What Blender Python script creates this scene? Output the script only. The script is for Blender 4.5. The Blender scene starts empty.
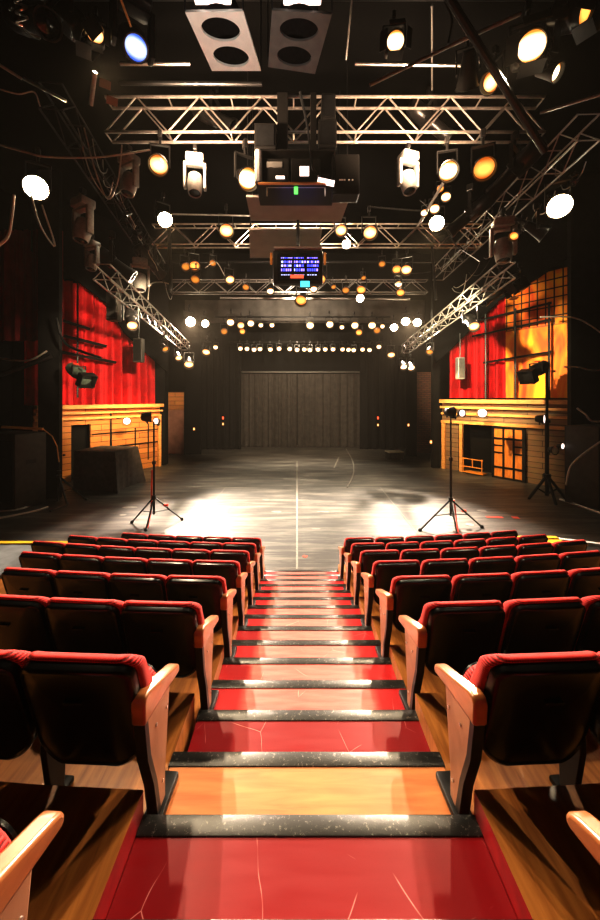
import bpy, bmesh, math, random
from mathutils import Vector, Matrix, Euler
random.seed(7)
R = math.radians
sc = bpy.context.scene
COL = sc.collection
EYE = 4.08            # camera height above the stage floor
F, CX, CY = 353.0, 297.0, 398.0
def P(px, py, Y):     # a sight line of the photograph at distance Y
    return Vector(((px-CX)*Y/F, Y, EYE-(py-CY)*Y/F))

# ------------------------------------------------------------------ materials
def new_mat(name):
    m = bpy.data.materials.new(name); m.use_nodes = True
    nt = m.node_tree; b = nt.nodes['Principled BSDF']
    return m, nt, b
def simple(name, col, rough=.5, metal=0, noise=.0, nscale=20, spec=.5, bump=0, coat=0):
    m, nt, b = new_mat(name)
    b.inputs['Roughness'].default_value = rough
    b.inputs['Metallic'].default_value = metal
    b.inputs['Specular IOR Level'].default_value = spec
    if coat: b.inputs['Coat Weight'].default_value = coat
    tc = nt.nodes.new('ShaderNodeTexCoord')
    n = nt.nodes.new('ShaderNodeTexNoise'); n.inputs['Scale'].default_value = nscale
    n.inputs['Detail'].default_value = 4
    nt.links.new(tc.outputs['Object'], n.inputs['Vector'])
    r = nt.nodes.new('ShaderNodeValToRGB')
    c = Vector(col)
    r.color_ramp.elements[0].position = .3; r.color_ramp.elements[1].position = .7
    r.color_ramp.elements[0].color = (*(c*(1-noise)), 1)
    r.color_ramp.elements[1].color = (*[min(1, x) for x in c*(1+noise)], 1)
    nt.links.new(n.outputs['Fac'], r.inputs['Fac']); nt.links.new(r.outputs['Color'], b.inputs['Base Color'])
    if bump:
        bp = nt.nodes.new('ShaderNodeBump'); bp.inputs['Strength'].default_value = bump
        bp.inputs['Distance'].default_value = .01
        nt.links.new(n.outputs['Fac'], bp.inputs['Height']); nt.links.new(bp.outputs['Normal'], b.inputs['Normal'])
    return m
def lens_mat(name, c, edge, s_):
    # glowing lens: bright filament side in the middle, deeper colour at the rim
    m, nt, b = new_mat(name)
    tc = nt.nodes.new('ShaderNodeTexCoord'); sb = nt.nodes.new('ShaderNodeVectorMath'); sb.operation = 'SUBTRACT'; sb.inputs[1].default_value = (.5, .5, .5)
    ln = nt.nodes.new('ShaderNodeVectorMath'); ln.operation = 'LENGTH'
    nt.links.new(tc.outputs['Generated'], sb.inputs[0]); nt.links.new(sb.outputs[0], ln.inputs[0])
    r = nt.nodes.new('ShaderNodeValToRGB'); r.color_ramp.elements[0].position = .28; r.color_ramp.elements[1].position = .62
    r.color_ramp.elements[0].color = (*c, 1); r.color_ramp.elements[1].color = (*edge, 1)
    nt.links.new(ln.outputs['Value'], r.inputs['Fac']); nt.links.new(r.outputs[0], b.inputs['Emission Color'])
    b.inputs['Base Color'].default_value = (.1, .06, .03, 1); b.inputs['Emission Strength'].default_value = s_; b.inputs['Roughness'].default_value = .25
    return m
def emit(name, col, s):
    m, nt, b = new_mat(name)
    b.inputs['Base Color'].default_value = (*col, 1)
    b.inputs['Emission Color'].default_value = (*col, 1)
    b.inputs['Emission Strength'].default_value = s
    b.inputs['Roughness'].default_value = .25
    return m
def wood(name, c1, c2, rough=.4, scale=(1, 8, 8), coat=0, spec=.5, axis=None):
    m, nt, b = new_mat(name)
    tc = nt.nodes.new('ShaderNodeTexCoord'); mp = nt.nodes.new('ShaderNodeMapping')
    mp.inputs['Scale'].default_value = scale
    n = nt.nodes.new('ShaderNodeTexNoise'); n.inputs['Scale'].default_value = 3; n.inputs['Detail'].default_value = 6
    n.inputs['Distortion'].default_value = .6
    r = nt.nodes.new('ShaderNodeValToRGB')
    r.color_ramp.elements[0].position = .3; r.color_ramp.elements[1].position = .72
    r.color_ramp.elements[0].color = (*c1, 1); r.color_ramp.elements[1].color = (*c2, 1)
    nt.links.new(tc.outputs['Object'], mp.inputs['Vector']); nt.links.new(mp.outputs['Vector'], n.inputs['Vector'])
    nt.links.new(n.outputs['Fac'], r.inputs['Fac']); nt.links.new(r.outputs['Color'], b.inputs['Base Color'])
    b.inputs['Roughness'].default_value = rough; b.inputs['Specular IOR Level'].default_value = spec
    if coat: b.inputs['Coat Weight'].default_value = coat; b.inputs['Coat Roughness'].default_value = .2
    return m
def fabric_red(name, c1, c2):
    m, nt, b = new_mat(name)
    tc = nt.nodes.new('ShaderNodeTexCoord')
    w = nt.nodes.new('ShaderNodeTexWave'); w.wave_type = 'BANDS'; w.bands_direction = 'Z'
    w.inputs['Scale'].default_value = 24; w.inputs['Distortion'].default_value = .4
    w2 = nt.nodes.new('ShaderNodeTexWave'); w2.bands_direction = 'X'; w2.inputs['Scale'].default_value = 24
    nt.links.new(tc.outputs['Object'], w.inputs['Vector']); nt.links.new(tc.outputs['Object'], w2.inputs['Vector'])
    mul = nt.nodes.new('ShaderNodeMath'); mul.operation = 'MULTIPLY_ADD'
    mul.inputs[1].default_value = .35
    nt.links.new(w2.outputs['Fac'], mul.inputs[0]); nt.links.new(w.outputs['Fac'], mul.inputs[2])
    r = nt.nodes.new('ShaderNodeValToRGB')
    r.color_ramp.elements[0].position = .15; r.color_ramp.elements[1].position = .95
    r.color_ramp.elements[0].color = (*c1, 1); r.color_ramp.elements[1].color = (*c2, 1)
    nt.links.new(mul.outputs[0], r.inputs['Fac']); nt.links.new(r.outputs['Color'], b.inputs['Base Color'])
    bp = nt.nodes.new('ShaderNodeBump'); bp.inputs['Strength'].default_value = .6; bp.inputs['Distance'].default_value = .006
    nt.links.new(mul.outputs[0], bp.inputs['Height']); nt.links.new(bp.outputs['Normal'], b.inputs['Normal'])
    b.inputs['Roughness'].default_value = .75
    b.inputs['Sheen Weight'].default_value = .4; b.inputs['Sheen Tint'].default_value = (1, .2, .15, 1)
    return m
def planks(name, c1, c2, mortar, bw, rh, rough=.5, msize=.012, offset=.37):
    # boards laid along local X, stacked along local Z
    m, nt, b = new_mat(name)
    tc = nt.nodes.new('ShaderNodeTexCoord'); sep = nt.nodes.new('ShaderNodeSeparateXYZ'); cmb = nt.nodes.new('ShaderNodeCombineXYZ')
    nt.links.new(tc.outputs['Object'], sep.inputs[0])
    nt.links.new(sep.outputs['X'], cmb.inputs['X']); nt.links.new(sep.outputs['Z'], cmb.inputs['Y'])
    br = nt.nodes.new('ShaderNodeTexBrick'); br.offset = offset
    br.inputs['Color1'].default_value = (*c1, 1); br.inputs['Color2'].default_value = (*c2, 1)
    br.inputs['Mortar'].default_value = (*mortar, 1); br.inputs['Scale'].default_value = 1
    br.inputs['Brick Width'].default_value = bw; br.inputs['Row Height'].default_value = rh
    br.inputs['Mortar Size'].default_value = msize; br.inputs['Bias'].default_value = 0
    nt.links.new(cmb.outputs[0], br.inputs['Vector'])
    n = nt.nodes.new('ShaderNodeTexNoise'); n.inputs['Scale'].default_value = 2.5; n.inputs['Detail'].default_value = 5
    mp = nt.nodes.new('ShaderNodeMapping'); mp.inputs['Scale'].default_value = (1, 1, 6)
    nt.links.new(tc.outputs['Object'], mp.inputs[0]); nt.links.new(mp.outputs[0], n.inputs['Vector'])
    mx = nt.nodes.new('ShaderNodeMixRGB'); mx.blend_type = 'OVERLAY'; mx.inputs[0].default_value = .6
    nt.links.new(br.outputs['Color'], mx.inputs[1]); nt.links.new(n.outputs['Color'], mx.inputs[2])
    hs = nt.nodes.new('ShaderNodeMixRGB'); hs.inputs[0].default_value = .5
    nt.links.new(br.outputs['Color'], hs.inputs[1]); nt.links.new(mx.outputs[0], hs.inputs[2])
    nt.links.new(hs.outputs[0], b.inputs['Base Color'])
    bp = nt.nodes.new('ShaderNodeBump'); bp.inputs['Strength'].default_value = .5; bp.invert = True
    bp.inputs['Distance'].default_value = .03
    nt.links.new(br.outputs['Fac'], bp.inputs['Height']); nt.links.new(bp.outputs['Normal'], b.inputs['Normal'])
    b.inputs['Roughness'].default_value = rough
    return m

def stage_mat():
    m, nt, b = new_mat('stage_floor_black')
    tc = nt.nodes.new('ShaderNodeTexCoord')
    br = nt.nodes.new('ShaderNodeTexBrick'); br.inputs['Scale'].default_value = 1
    br.inputs['Brick Width'].default_value = 4.9; br.inputs['Row Height'].default_value = 1.25; br.inputs['Mortar Size'].default_value = .012
    br.inputs['Color1'].default_value = (.030, .028, .025, 1); br.inputs['Color2'].default_value = (.042, .039, .034, 1)
    br.inputs['Mortar'].default_value = (.012, .011, .01, 1)
    nt.links.new(tc.outputs['Object'], br.inputs['Vector'])
    mp = nt.nodes.new('ShaderNodeMapping'); mp.inputs['Scale'].default_value = (.25, 2.2, 1)
    n = nt.nodes.new('ShaderNodeTexNoise'); n.inputs['Scale'].default_value = 1.6; n.inputs['Detail'].default_value = 9; n.inputs['Roughness'].default_value = .72
    nt.links.new(tc.outputs['Object'], mp.inputs[0]); nt.links.new(mp.outputs[0], n.inputs['Vector'])
    r = nt.nodes.new('ShaderNodeValToRGB'); r.color_ramp.elements[0].position = .46; r.color_ramp.elements[1].position = .72
    r.color_ramp.elements[0].color = (0, 0, 0, 1); r.color_ramp.elements[1].color = (.16, .145, .12, 1)
    nt.links.new(n.outputs['Fac'], r.inputs['Fac'])
    ad = nt.nodes.new('ShaderNodeMixRGB'); ad.blend_type = 'ADD'; ad.inputs[0].default_value = 1
    nt.links.new(br.outputs['Color'], ad.inputs[1]); nt.links.new(r.outputs['Color'], ad.inputs[2])
    # sparse paint specks
    n2 = nt.nodes.new('ShaderNodeTexNoise'); n2.inputs['Scale'].default_value = 3.2; n2.inputs['Detail'].default_value = 8; n2.inputs['Roughness'].default_value = .8
    mp2 = nt.nodes.new('ShaderNodeMapping'); mp2.inputs['Scale'].default_value = (.55, 1.4, 1)
    nt.links.new(tc.outputs['Object'], mp2.inputs[0]); nt.links.new(mp2.outputs[0], n2.inputs['Vector'])
    r2 = nt.nodes.new('ShaderNodeValToRGB'); r2.color_ramp.elements[0].position = .69; r2.color_ramp.elements[1].position = .73
    r2.color_ramp.elements[0].color = (0, 0, 0, 1); r2.color_ramp.elements[1].color = (.4, .36, .3, 1)
    nt.links.new(n2.outputs['Fac'], r2.inputs['Fac'])
    ad2 = nt.nodes.new('ShaderNodeMixRGB'); ad2.blend_type = 'ADD'; ad2.inputs[0].default_value = 1
    nt.links.new(ad.outputs[0], ad2.inputs[1]); nt.links.new(r2.outputs['Color'], ad2.inputs[2])
    nt.links.new(ad2.outputs[0], b.inputs['Base Color'])
    rr = nt.nodes.new('ShaderNodeMapRange'); rr.inputs['To Min'].default_value = .38; rr.inputs['To Max'].default_value = .62
    nt.links.new(n.outputs['Fac'], rr.inputs['Value']); nt.links.new(rr.outputs[0], b.inputs['Roughness'])
    b.inputs['Specular IOR Level'].default_value = .5
    return m
def tread_mat(name, base, glare, amount):
    m, nt, b = new_mat(name)
    tc = nt.nodes.new('ShaderNodeTexCoord')
    sep = nt.nodes.new('ShaderNodeSeparateXYZ'); nt.links.new(tc.outputs['Object'], sep.inputs[0])
    # backlight glare painted into the middle of the tread: |x| below ~.5
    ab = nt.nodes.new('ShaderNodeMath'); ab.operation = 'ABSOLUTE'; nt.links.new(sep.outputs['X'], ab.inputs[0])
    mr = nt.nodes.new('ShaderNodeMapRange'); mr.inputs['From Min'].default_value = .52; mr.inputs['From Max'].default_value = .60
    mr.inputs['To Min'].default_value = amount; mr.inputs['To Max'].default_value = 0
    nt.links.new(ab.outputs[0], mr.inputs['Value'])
    mp = nt.nodes.new('ShaderNodeMapping'); mp.inputs['Scale'].default_value = (1, 7, 1)
    nt.links.new(tc.outputs['Object'], mp.inputs[0])
    n = nt.nodes.new('ShaderNodeTexNoise'); n.inputs['Scale'].default_value = 3; n.inputs['Detail'].default_value = 8
    nt.links.new(mp.outputs[0], n.inputs['Vector'])
    rn = nt.nodes.new('ShaderNodeMapRange'); rn.inputs['From Min'].default_value = .3; rn.inputs['From Max'].default_value = .7
    rn.inputs['To Min'].default_value = .55; rn.inputs['To Max'].default_value = 1.1
    nt.links.new(n.outputs['Fac'], rn.inputs['Value'])
    f = nt.nodes.new('ShaderNodeMath'); f.operation = 'MULTIPLY'; f.use_clamp = True
    nt.links.new(mr.outputs[0], f.inputs[0]); nt.links.new(rn.outputs[0], f.inputs[1])
    mx = nt.nodes.new('ShaderNodeMixRGB'); mx.inputs[1].default_value = (*base, 1); mx.inputs[2].default_value = (*glare, 1)
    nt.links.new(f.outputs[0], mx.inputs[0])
    # fine grain + scratches
    w = nt.nodes.new('ShaderNodeTexVoronoi'); w.feature = 'DISTANCE_TO_EDGE'; w.inputs['Scale'].default_value = 2.6
    wv = nt.nodes.new('ShaderNodeTexNoise'); wv.inputs['Scale'].default_value = 2; 
    va = nt.nodes.new('ShaderNodeMixRGB'); va.inputs[0].default_value = .12
    oi = nt.nodes.new('ShaderNodeObjectInfo')
    off = nt.nodes.new('ShaderNodeVectorMath'); off.operation = 'ADD'
    nt.links.new(tc.outputs['Object'], off.inputs[0]); nt.links.new(oi.outputs['Location'], off.inputs[1])
    nt.links.new(off.outputs[0], wv.inputs['Vector'])
    nt.links.new(off.outputs[0], va.inputs[1]); nt.links.new(wv.outputs['Color'], va.inputs[2])
    nt.links.new(va.outputs[0], w.inputs['Vector'])
    rs = nt.nodes.new('ShaderNodeValToRGB'); rs.color_ramp.elements[0].position = .0; rs.color_ramp.elements[1].position = .0045
    rs.color_ramp.elements[0].color = (.45, .33, .28, 1); rs.color_ramp.elements[1].color = (0, 0, 0, 1)
    nt.links.new(w.outputs['Distance'], rs.inputs['Fac'])
    bn = nt.nodes.new('ShaderNodeTexNoise'); bn.inputs['Scale'].default_value = 3.1
    nt.links.new(off.outputs[0], bn.inputs['Vector'])
    bt = nt.nodes.new('ShaderNodeMapRange'); bt.inputs['From Min'].default_value = .52; bt.inputs['From Max'].default_value = .6
    nt.links.new(bn.outputs['Fac'], bt.inputs['Value'])
    ms = nt.nodes.new('ShaderNodeMixRGB'); ms.blend_type = 'ADD'
    nt.links.new(bt.outputs[0], ms.inputs[0]); nt.links.new(mx.outputs[0], ms.inputs[1]); nt.links.new(rs.outputs[0], ms.inputs[2])
    b.inputs['Specular IOR Level'].default_value = .25 if amount < .5 else .5
    nt.links.new(ms.outputs[0], b.inputs['Base Color'])
    rr = nt.nodes.new('ShaderNodeMapRange'); rr.inputs['To Min'].default_value = .28; rr.inputs['To Max'].default_value = .55
    nt.links.new(n.outputs['Fac'], rr.inputs['Value']); nt.links.new(rr.outputs[0], b.inputs['Roughness'])
    return m
def nosing_mat():
    m, nt, b = new_mat('nosing_black')
    tc = nt.nodes.new('ShaderNodeTexCoord'); oi = nt.nodes.new('ShaderNodeObjectInfo')
    off = nt.nodes.new('ShaderNodeVectorMath'); off.operation = 'ADD'
    nt.links.new(tc.outputs['Object'], off.inputs[0]); nt.links.new(oi.outputs['Location'], off.inputs[1])
    n = nt.nodes.new('ShaderNodeTexNoise'); n.inputs['Scale'].default_value = 45; n.inputs['Detail'].default_value = 6; n.inputs['Roughness'].default_value = .8
    nt.links.new(off.outputs[0], n.inputs['Vector'])
    r = nt.nodes.new('ShaderNodeValToRGB'); r.color_ramp.elements[0].position = .57; r.color_ramp.elements[1].position = .66
    r.color_ramp.elements[0].color = (.018, .018, .016, 1); r.color_ramp.elements[1].color = (.28, .26, .22, 1)  # pale specks put the specular glitter into the base colour
    nt.links.new(n.outputs['Fac'], r.inputs['Fac']); nt.links.new(r.outputs[0], b.inputs['Base Color'])
    b.inputs['Roughness'].default_value = .33
    bp = nt.nodes.new('ShaderNodeBump'); bp.inputs['Strength'].default_value = .35; bp.inputs['Distance'].default_value = .004
    nt.links.new(n.outputs['Fac'], bp.inputs['Height']); nt.links.new(bp.outputs['Normal'], b.inputs['Normal'])
    return m
def backdrop_mat():
    # painted orange and yellow scenic panel with dark lattice lines
    m, nt, b = new_mat('scenic_orange_panel')
    tc = nt.nodes.new('ShaderNodeTexCoord'); sep = nt.nodes.new('ShaderNodeSeparateXYZ'); cmb = nt.nodes.new('ShaderNodeCombineXYZ')
    nt.links.new(tc.outputs['Object'], sep.inputs[0]); nt.links.new(sep.outputs['X'], cmb.inputs['X']); nt.links.new(sep.outputs['Z'], cmb.inputs['Y'])
    n = nt.nodes.new('ShaderNodeTexNoise'); n.inputs['Scale'].default_value = .8; n.inputs['Detail'].default_value = 3; n.inputs['Distortion'].default_value = 1
    mp = nt.nodes.new('ShaderNodeMapping'); mp.inputs['Scale'].default_value = (1.4, .35, 1)
    nt.links.new(cmb.outputs[0], mp.inputs[0]); nt.links.new(mp.outputs[0], n.inputs['Vector'])
    r = nt.nodes.new('ShaderNodeValToRGB'); e = r.color_ramp.elements
    e[0].position = .34; e[0].color = (.70, .07, .008, 1)
    e[1].position = .66; e[1].color = (.95, .62, .02, 1)
    x = e.new(.45); x.color = (.9, .22, .01, 1)
    x = e.new(.54); x.color = (.95, .38, .02, 1)
    nt.links.new(n.outputs['Fac'], r.inputs['Fac'])
    br = nt.nodes.new('ShaderNodeTexBrick'); br.offset = 0
    br.inputs['Scale'].default_value = 1; br.inputs['Brick Width'].default_value = .34; br.inputs['Row Height'].default_value = .42; br.inputs['Mortar Size'].default_value = .03
    nt.links.new(cmb.outputs[0], br.inputs['Vector'])
    zr = nt.nodes.new('ShaderNodeMapRange'); zr.inputs['From Min'].default_value = 3.3; zr.inputs['From Max'].default_value = 3.4
    nt.links.new(sep.outputs['Z'], zr.inputs['Value'])
    mu = nt.nodes.new('ShaderNodeMath'); mu.operation = 'MULTIPLY'
    nt.links.new(br.outputs['Fac'], mu.inputs[0]); nt.links.new(zr.outputs[0], mu.inputs[1])
    mx = nt.nodes.new('ShaderNodeMixRGB'); mx.inputs[2].default_value = (.03, .008, .004, 1)
    nt.links.new(mu.outputs[0], mx.inputs[0]); nt.links.new(r.outputs[0], mx.inputs[1])
    nt.links.new(mx.outputs[0], b.inputs['Base Color']); b.inputs['Roughness'].default_value = .6
    return m

M = dict(
    shell=simple('seat_black_plastic', (.0025, .0025, .0025), .27, noise=.2, spec=.38),
    red_fabric=fabric_red('seat_red_fabric', (.12, .002, .003), (.66, .014, .012)),
    arm_wood=wood('armrest_varnished_wood', (.26, .09, .024), (.48, .20, .065), .32, (3, 1, 3), coat=.4),
    end_panel=wood('end_panel_wood', (.30, .15, .08), (.46, .26, .15), .4, (4, 2, 1)),
    black_metal=simple('black_metal', (.012, .012, .012), .4, .3, .2),
    black_paint=simple('black_paint', (.007, .0068, .0065), .8, 0, .3, 3, spec=.2),
    fixture=simple('fixture_black', (.014, .013, .012), .35, .2, .2),
    fixture_grey=simple('fixture_grey', (.30, .29, .27), .4, .2, .15),
    fixture_olive=simple('fixture_olive', (.10, .13, .10), .4, .2, .3),
    chrome=simple('pale_metal', (.7, .68, .64), .28, .95, .08),
    alu=simple('truss_metal', (.72, .64, .58), .33, .9, .15, 8),
    floor_wood=wood('tier_wood', (.22, .075, .014), (.44, .19, .045), .34, (8, .9, 8), coat=.2),
    tier_edge=wood('tier_edge_wood', (.30, .12, .03), (.50, .22, .06), .45, (8, 8, .9)),
    step_wood=wood('step_wood', (.46, .15, .035), (.66, .27, .08), .5, (.7, 7, 8), coat=.2),
    red_paint=simple('red_paint', (.30, .008, .01), .42, 0, .25, 9),
    tread_red=tread_mat('tread_red', (.22, .003, .006), (.34, .02, .02), .3),
    tread_glare=tread_mat('tread_red_glare', (.46, .008, .01), (.72, .155, .12), 1.0),
    nosing=nosing_mat(),
    stage=stage_mat(),
    ceiling=simple('ceiling_black', (.003, .003, .003), 1, 0, .3, spec=.05),
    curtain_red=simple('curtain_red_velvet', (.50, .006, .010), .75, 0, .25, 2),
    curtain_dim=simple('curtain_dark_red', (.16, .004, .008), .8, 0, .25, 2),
    curtain_black=simple('curtain_black_velour', (.030, .025, .020), .85, 0, .3, 3),
    leg_black=simple('masking_black', (.008, .008, .008), .95, 0, .3, spec=.1),
    border_grey=simple('border_grey', (.075, .067, .058), .8, 0, .25, 1.5),
    plank=planks('plank_warm', (.62, .27, .075), (.42, .165, .045), (.035, .014, .006), 2.1, .30),
    plank_dull=planks('plank_dull', (.20, .13, .07), (.30, .19, .10), (.03, .018, .01), 1.7, .26),
    brick=planks('brick_dim', (.16, .065, .04), (.22, .09, .055), (.06, .045, .04), .42, .14, .8, .02, .5),
    rail_wood=wood('rail_wood', (.58, .27, .08), (.85, .48, .17), .45, (1, 6, 6)),
    tan_flat=simple('tan_flat', (.36, .17, .11), .7, 0, .2, 2),
    panel_orange=wood('door_panel_orange', (.62, .20, .03), (.85, .36, .07), .45, (5, 5, 1)),
    cloth=simple('grey_drape', (.06, .05, .045), .85, 0, .3, 5),
    plate_pale=simple('plate_pale', (.78, .78, .72), .5, 0, .06, 6),
    plate_grey=simple('plate_grey', (.12, .115, .105), .5, 0, .15, 6),
    panel_underside=simple('panel_grey', (.22, .195, .17), .7, 0, .1, 2),
    white=simple('white_plastic', (.8, .78, .72), .4, 0, .05),
    tape=simple('white_tape', (.2, .185, .16), .55, 0, .35, 12),
    tape_dull=simple('dull_tape', (.16, .15, .13), .6, 0, .35, 12),
    tape_red=simple('red_tape', (.6, .05, .02), .5, 0, .2),
    cable=simple('cable_black', (.02, .02, .02), .45, 0, .1),
    cable_pale=simple('cable_pale', (.52, .48, .42), .4, .2, .1),
    yellow=simple('yellow_paint', (.85, .52, .02), .5, 0, .15),
    deck_grey=simple('deck_grey', (.19, .20, .20), .55, 0, .2, 4),
    cream=simple('cream_top', (.75, .70, .55), .5, 0, .1),
    orange_metal=simple('orange_tube', (.8, .33, .05), .4, 0, .1),
    backdrop=backdrop_mat(),
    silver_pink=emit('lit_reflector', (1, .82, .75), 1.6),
    L_star=lens_mat('lens_star', (1, .92, .72), (1, .7, .35), 260),
    L_white=lens_mat('lens_white', (1, .80, .5), (.22, .08, .012), 5),
    L_warm=lens_mat('lens_warm', (1, .66, .28), (.25, .07, .01), 3),
    L_amber=lens_mat('lens_amber', (1, .45, .10), (.35, .08, .008), 1.8),
    L_dim=lens_mat('lens_dim_amber', (.9, .33, .04), (.3, .08, .01), .9),
    L_blue=lens_mat('lens_blue', (.8, .9, 1), (.03, .12, .6), 1.6),
    blue=emit('screen_blue', (.08, .10, 1), 2.2),
    violet=emit('screen_violet', (.30, .22, 1), 2.5),
    pale_blue=emit('screen_pale', (.55, .6, 1), 1.8),
    cyan=emit('led_cyan', (.1, .75, .9), 1.6),
    green=emit('led_green', (.15, .9, .15), 1.5),
    red_led=emit('led_red', (1, .12, .05), 1.6),
    screen=simple('screen_dark', (.004, .004, .012), .2, 0, .1),
)

# ------------------------------------------------------------------ mesh builder
class MB:
    def __init__(s): s.bm = bmesh.new(); s.mi = 0
    def _merge(s, t):
        for f in t.faces: f.material_index = s.mi
        me = bpy.data.meshes.new('tmp'); t.to_mesh(me); t.free(); s.bm.from_mesh(me); bpy.data.meshes.remove(me)
        return s
    def box(s, c, size, rot=None, bev=0, seg=2):
        t = bmesh.new(); bmesh.ops.create_cube(t, size=1)
        bmesh.ops.scale(t, vec=size, verts=t.verts)
        if bev: bmesh.ops.bevel(t, geom=t.edges[:], offset=bev, segments=seg, affect='EDGES', profile=.5)
        if rot is not None:
            bmesh.ops.rotate(t, cent=(0, 0, 0), matrix=(rot if isinstance(rot, Matrix) else Euler(rot).to_matrix()), verts=t.verts)
        bmesh.ops.translate(t, vec=c, verts=t.verts)
        return s._merge(t)
    def cyl(s, a, b, r0, r1=None, n=12, caps=True):
        a, b = Vector(a), Vector(b); d = b-a
        if r1 is None: r1 = r0
        t = bmesh.new(); bmesh.ops.create_cone(t, cap_ends=caps, segments=n, radius1=r0, radius2=r1, depth=d.length)
        q = Vector((0, 0, 1)).rotation_difference(d.normalized()).to_matrix()
        bmesh.ops.rotate(t, cent=(0, 0, 0), matrix=q, verts=t.verts)
        bmesh.ops.translate(t, vec=(a+b)/2, verts=t.verts)
        return s._merge(t)
    def lathe(s, prof, origin, axis, n=20):
        # prof: (distance along axis, radius)
        origin = Vector(origin); axis = Vector(axis).normalized()
        q = Vector((0, 0, 1)).rotation_difference(axis)
        t = bmesh.new(); rings = []
        for h, r in prof:
            ring = []
            for i in range(n):
                a = 2*math.pi*i/n
                ring.append(t.verts.new(origin + q @ Vector((r*math.cos(a), r*math.sin(a), h))))
            rings.append(ring)
        for k in range(len(rings)-1):
            for i in range(n):
                t.faces.new((rings[k][i], rings[k][(i+1) % n], rings[k+1][(i+1) % n], rings[k+1][i]))
        if prof[0][1] > .0005: t.faces.new(list(reversed(rings[0])))
        if prof[-1][1] > .0005: t.faces.new(rings[-1])
        bmesh.ops.recalc_face_normals(t, faces=t.faces)
        return s._merge(t)
    def tube(s, pts, r, n=6):
        pts = [Vector(p) for p in pts]
        t = bmesh.new(); rings = []
        for k, p in enumerate(pts):
            d = (pts[min(k+1, len(pts)-1)]-pts[max(k-1, 0)]).normalized()
            u = d.orthogonal().normalized() if k == 0 else (u - d*u.dot(d)).normalized()
            v = d.cross(u)
            rings.append([t.verts.new(p + (u*math.cos(2*math.pi*i/n)+v*math.sin(2*math.pi*i/n))*r) for i in range(n)])
        for k in range(len(rings)-1):
            for i in range(n):
                t.faces.new((rings[k][i], rings[k][(i+1) % n], rings[k+1][(i+1) % n], rings[k+1][i]))
        t.faces.new(list(reversed(rings[0]))); t.faces.new(rings[-1])
        return s._merge(t)
    def prism(s, poly, z0, z1, mat=None):
        # poly in local (a,b) extruded; mat maps (a,b,h)->xyz
        f = mat or (lambda a, b, h: Vector((a, b, h)))
        t = bmesh.new()
        lo = [t.verts.new(f(a, b, z0)) for a, b in poly]; hi = [t.verts.new(f(a, b, z1)) for a, b in poly]
        n = len(poly)
        t.faces.new(lo); t.faces.new(hi)
        for i in range(n): t.faces.new((lo[i], lo[(i+1) % n], hi[(i+1) % n], hi[i]))
        bmesh.ops.recalc_face_normals(t, faces=t.faces)
        return s._merge(t)
    def build(s, name, mat, parent=None, smooth=False, bevel=0, loc=None, sharp=35):
        me = bpy.data.meshes.new(name); s.bm.to_mesh(me); s.bm.free()
        for m in (mat if isinstance(mat, (list, tuple)) else [mat]): me.materials.append(m)
        if smooth:
            for p in me.polygons: p.use_smooth = True
            try: me.set_sharp_from_angle(angle=R(sharp))
            except Exception: pass
        o = bpy.data.objects.new(name, me); COL.objects.link(o)
        if parent: o.parent = parent
        if loc is not None: o.location = loc
        if bevel:
            b = o.modifiers.new('bevel', 'BEVEL'); b.width = bevel; b.segments = 2; b.limit_method = 'ANGLE'
        return o

LABELS = set()
def tag(o, label=None, cat=None, group=None, kind=None):
    if label:
        n = len(label.split())
        if label in LABELS: print('DUP LABEL', label)
        if not 4 <= n <= 16: print('LABEL LEN', n, label)
        LABELS.add(label); o['label'] = label
    if cat: o['category'] = cat
    if group: o['group'] = group
    if kind: o['kind'] = kind
    return o
def thing(name, label, cat, loc=(0, 0, 0), rz=0, group=None):
    o = bpy.data.objects.new(name, None); COL.objects.link(o); o.empty_display_size = .2
    o.location = loc; o.rotation_euler = (0, 0, rz)
    return tag(o, label, cat, group)
def dup(root, loc, rz, label, group=None, scale=None, mats=None):
    r = root.copy(); COL.objects.link(r); r.location = loc; r.rotation_euler = (0, 0, rz)
    if scale: r.scale = (scale,)*3
    tag(r, label, None, group)
    for ch in list(root.children):
        c = ch.copy(); COL.objects.link(c); c.parent = r
        if mats and ch.name.split('.')[0] in mats:
            c.data = swapped(ch.data, mats[ch.name.split('.')[0]])
        for g in ch.children:
            d = g.copy(); COL.objects.link(d); d.parent = c
            if mats and g.name.split('.')[0] in mats:
                d.data = swapped(g.data, mats[g.name.split('.')[0]])
    return r
SW = {}
def swapped(me, mat):
    k = (me.name, mat.name)
    if k not in SW:
        n = me.copy(); n.materials.clear(); n.materials.append(mat); SW[k] = n
    return SW[k]
ORD = ('first second third fourth fifth sixth seventh eighth ninth tenth eleventh twelfth thirteenth fourteenth '
       'fifteenth sixteenth seventeenth eighteenth nineteenth twentieth').split()

# ------------------------------------------------------------------ camera
cam = bpy.data.cameras.new('camera'); co = bpy.data.objects.new('camera', cam); COL.objects.link(co)
cam.sensor_fit = 'HORIZONTAL'; cam.sensor_width = 36; cam.lens = F/600*36
co.location = (0, 0, EYE); co.rotation_euler = (R(90), 0, 0)
# the horizon stands above the middle of the frame (rising-front lens)
cam.shift_x = 3/920*0 + 3/600; cam.shift_y = -(CY*-1+460)/600
cam.clip_start = .05; cam.clip_end = 200
sc.camera = co

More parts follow.
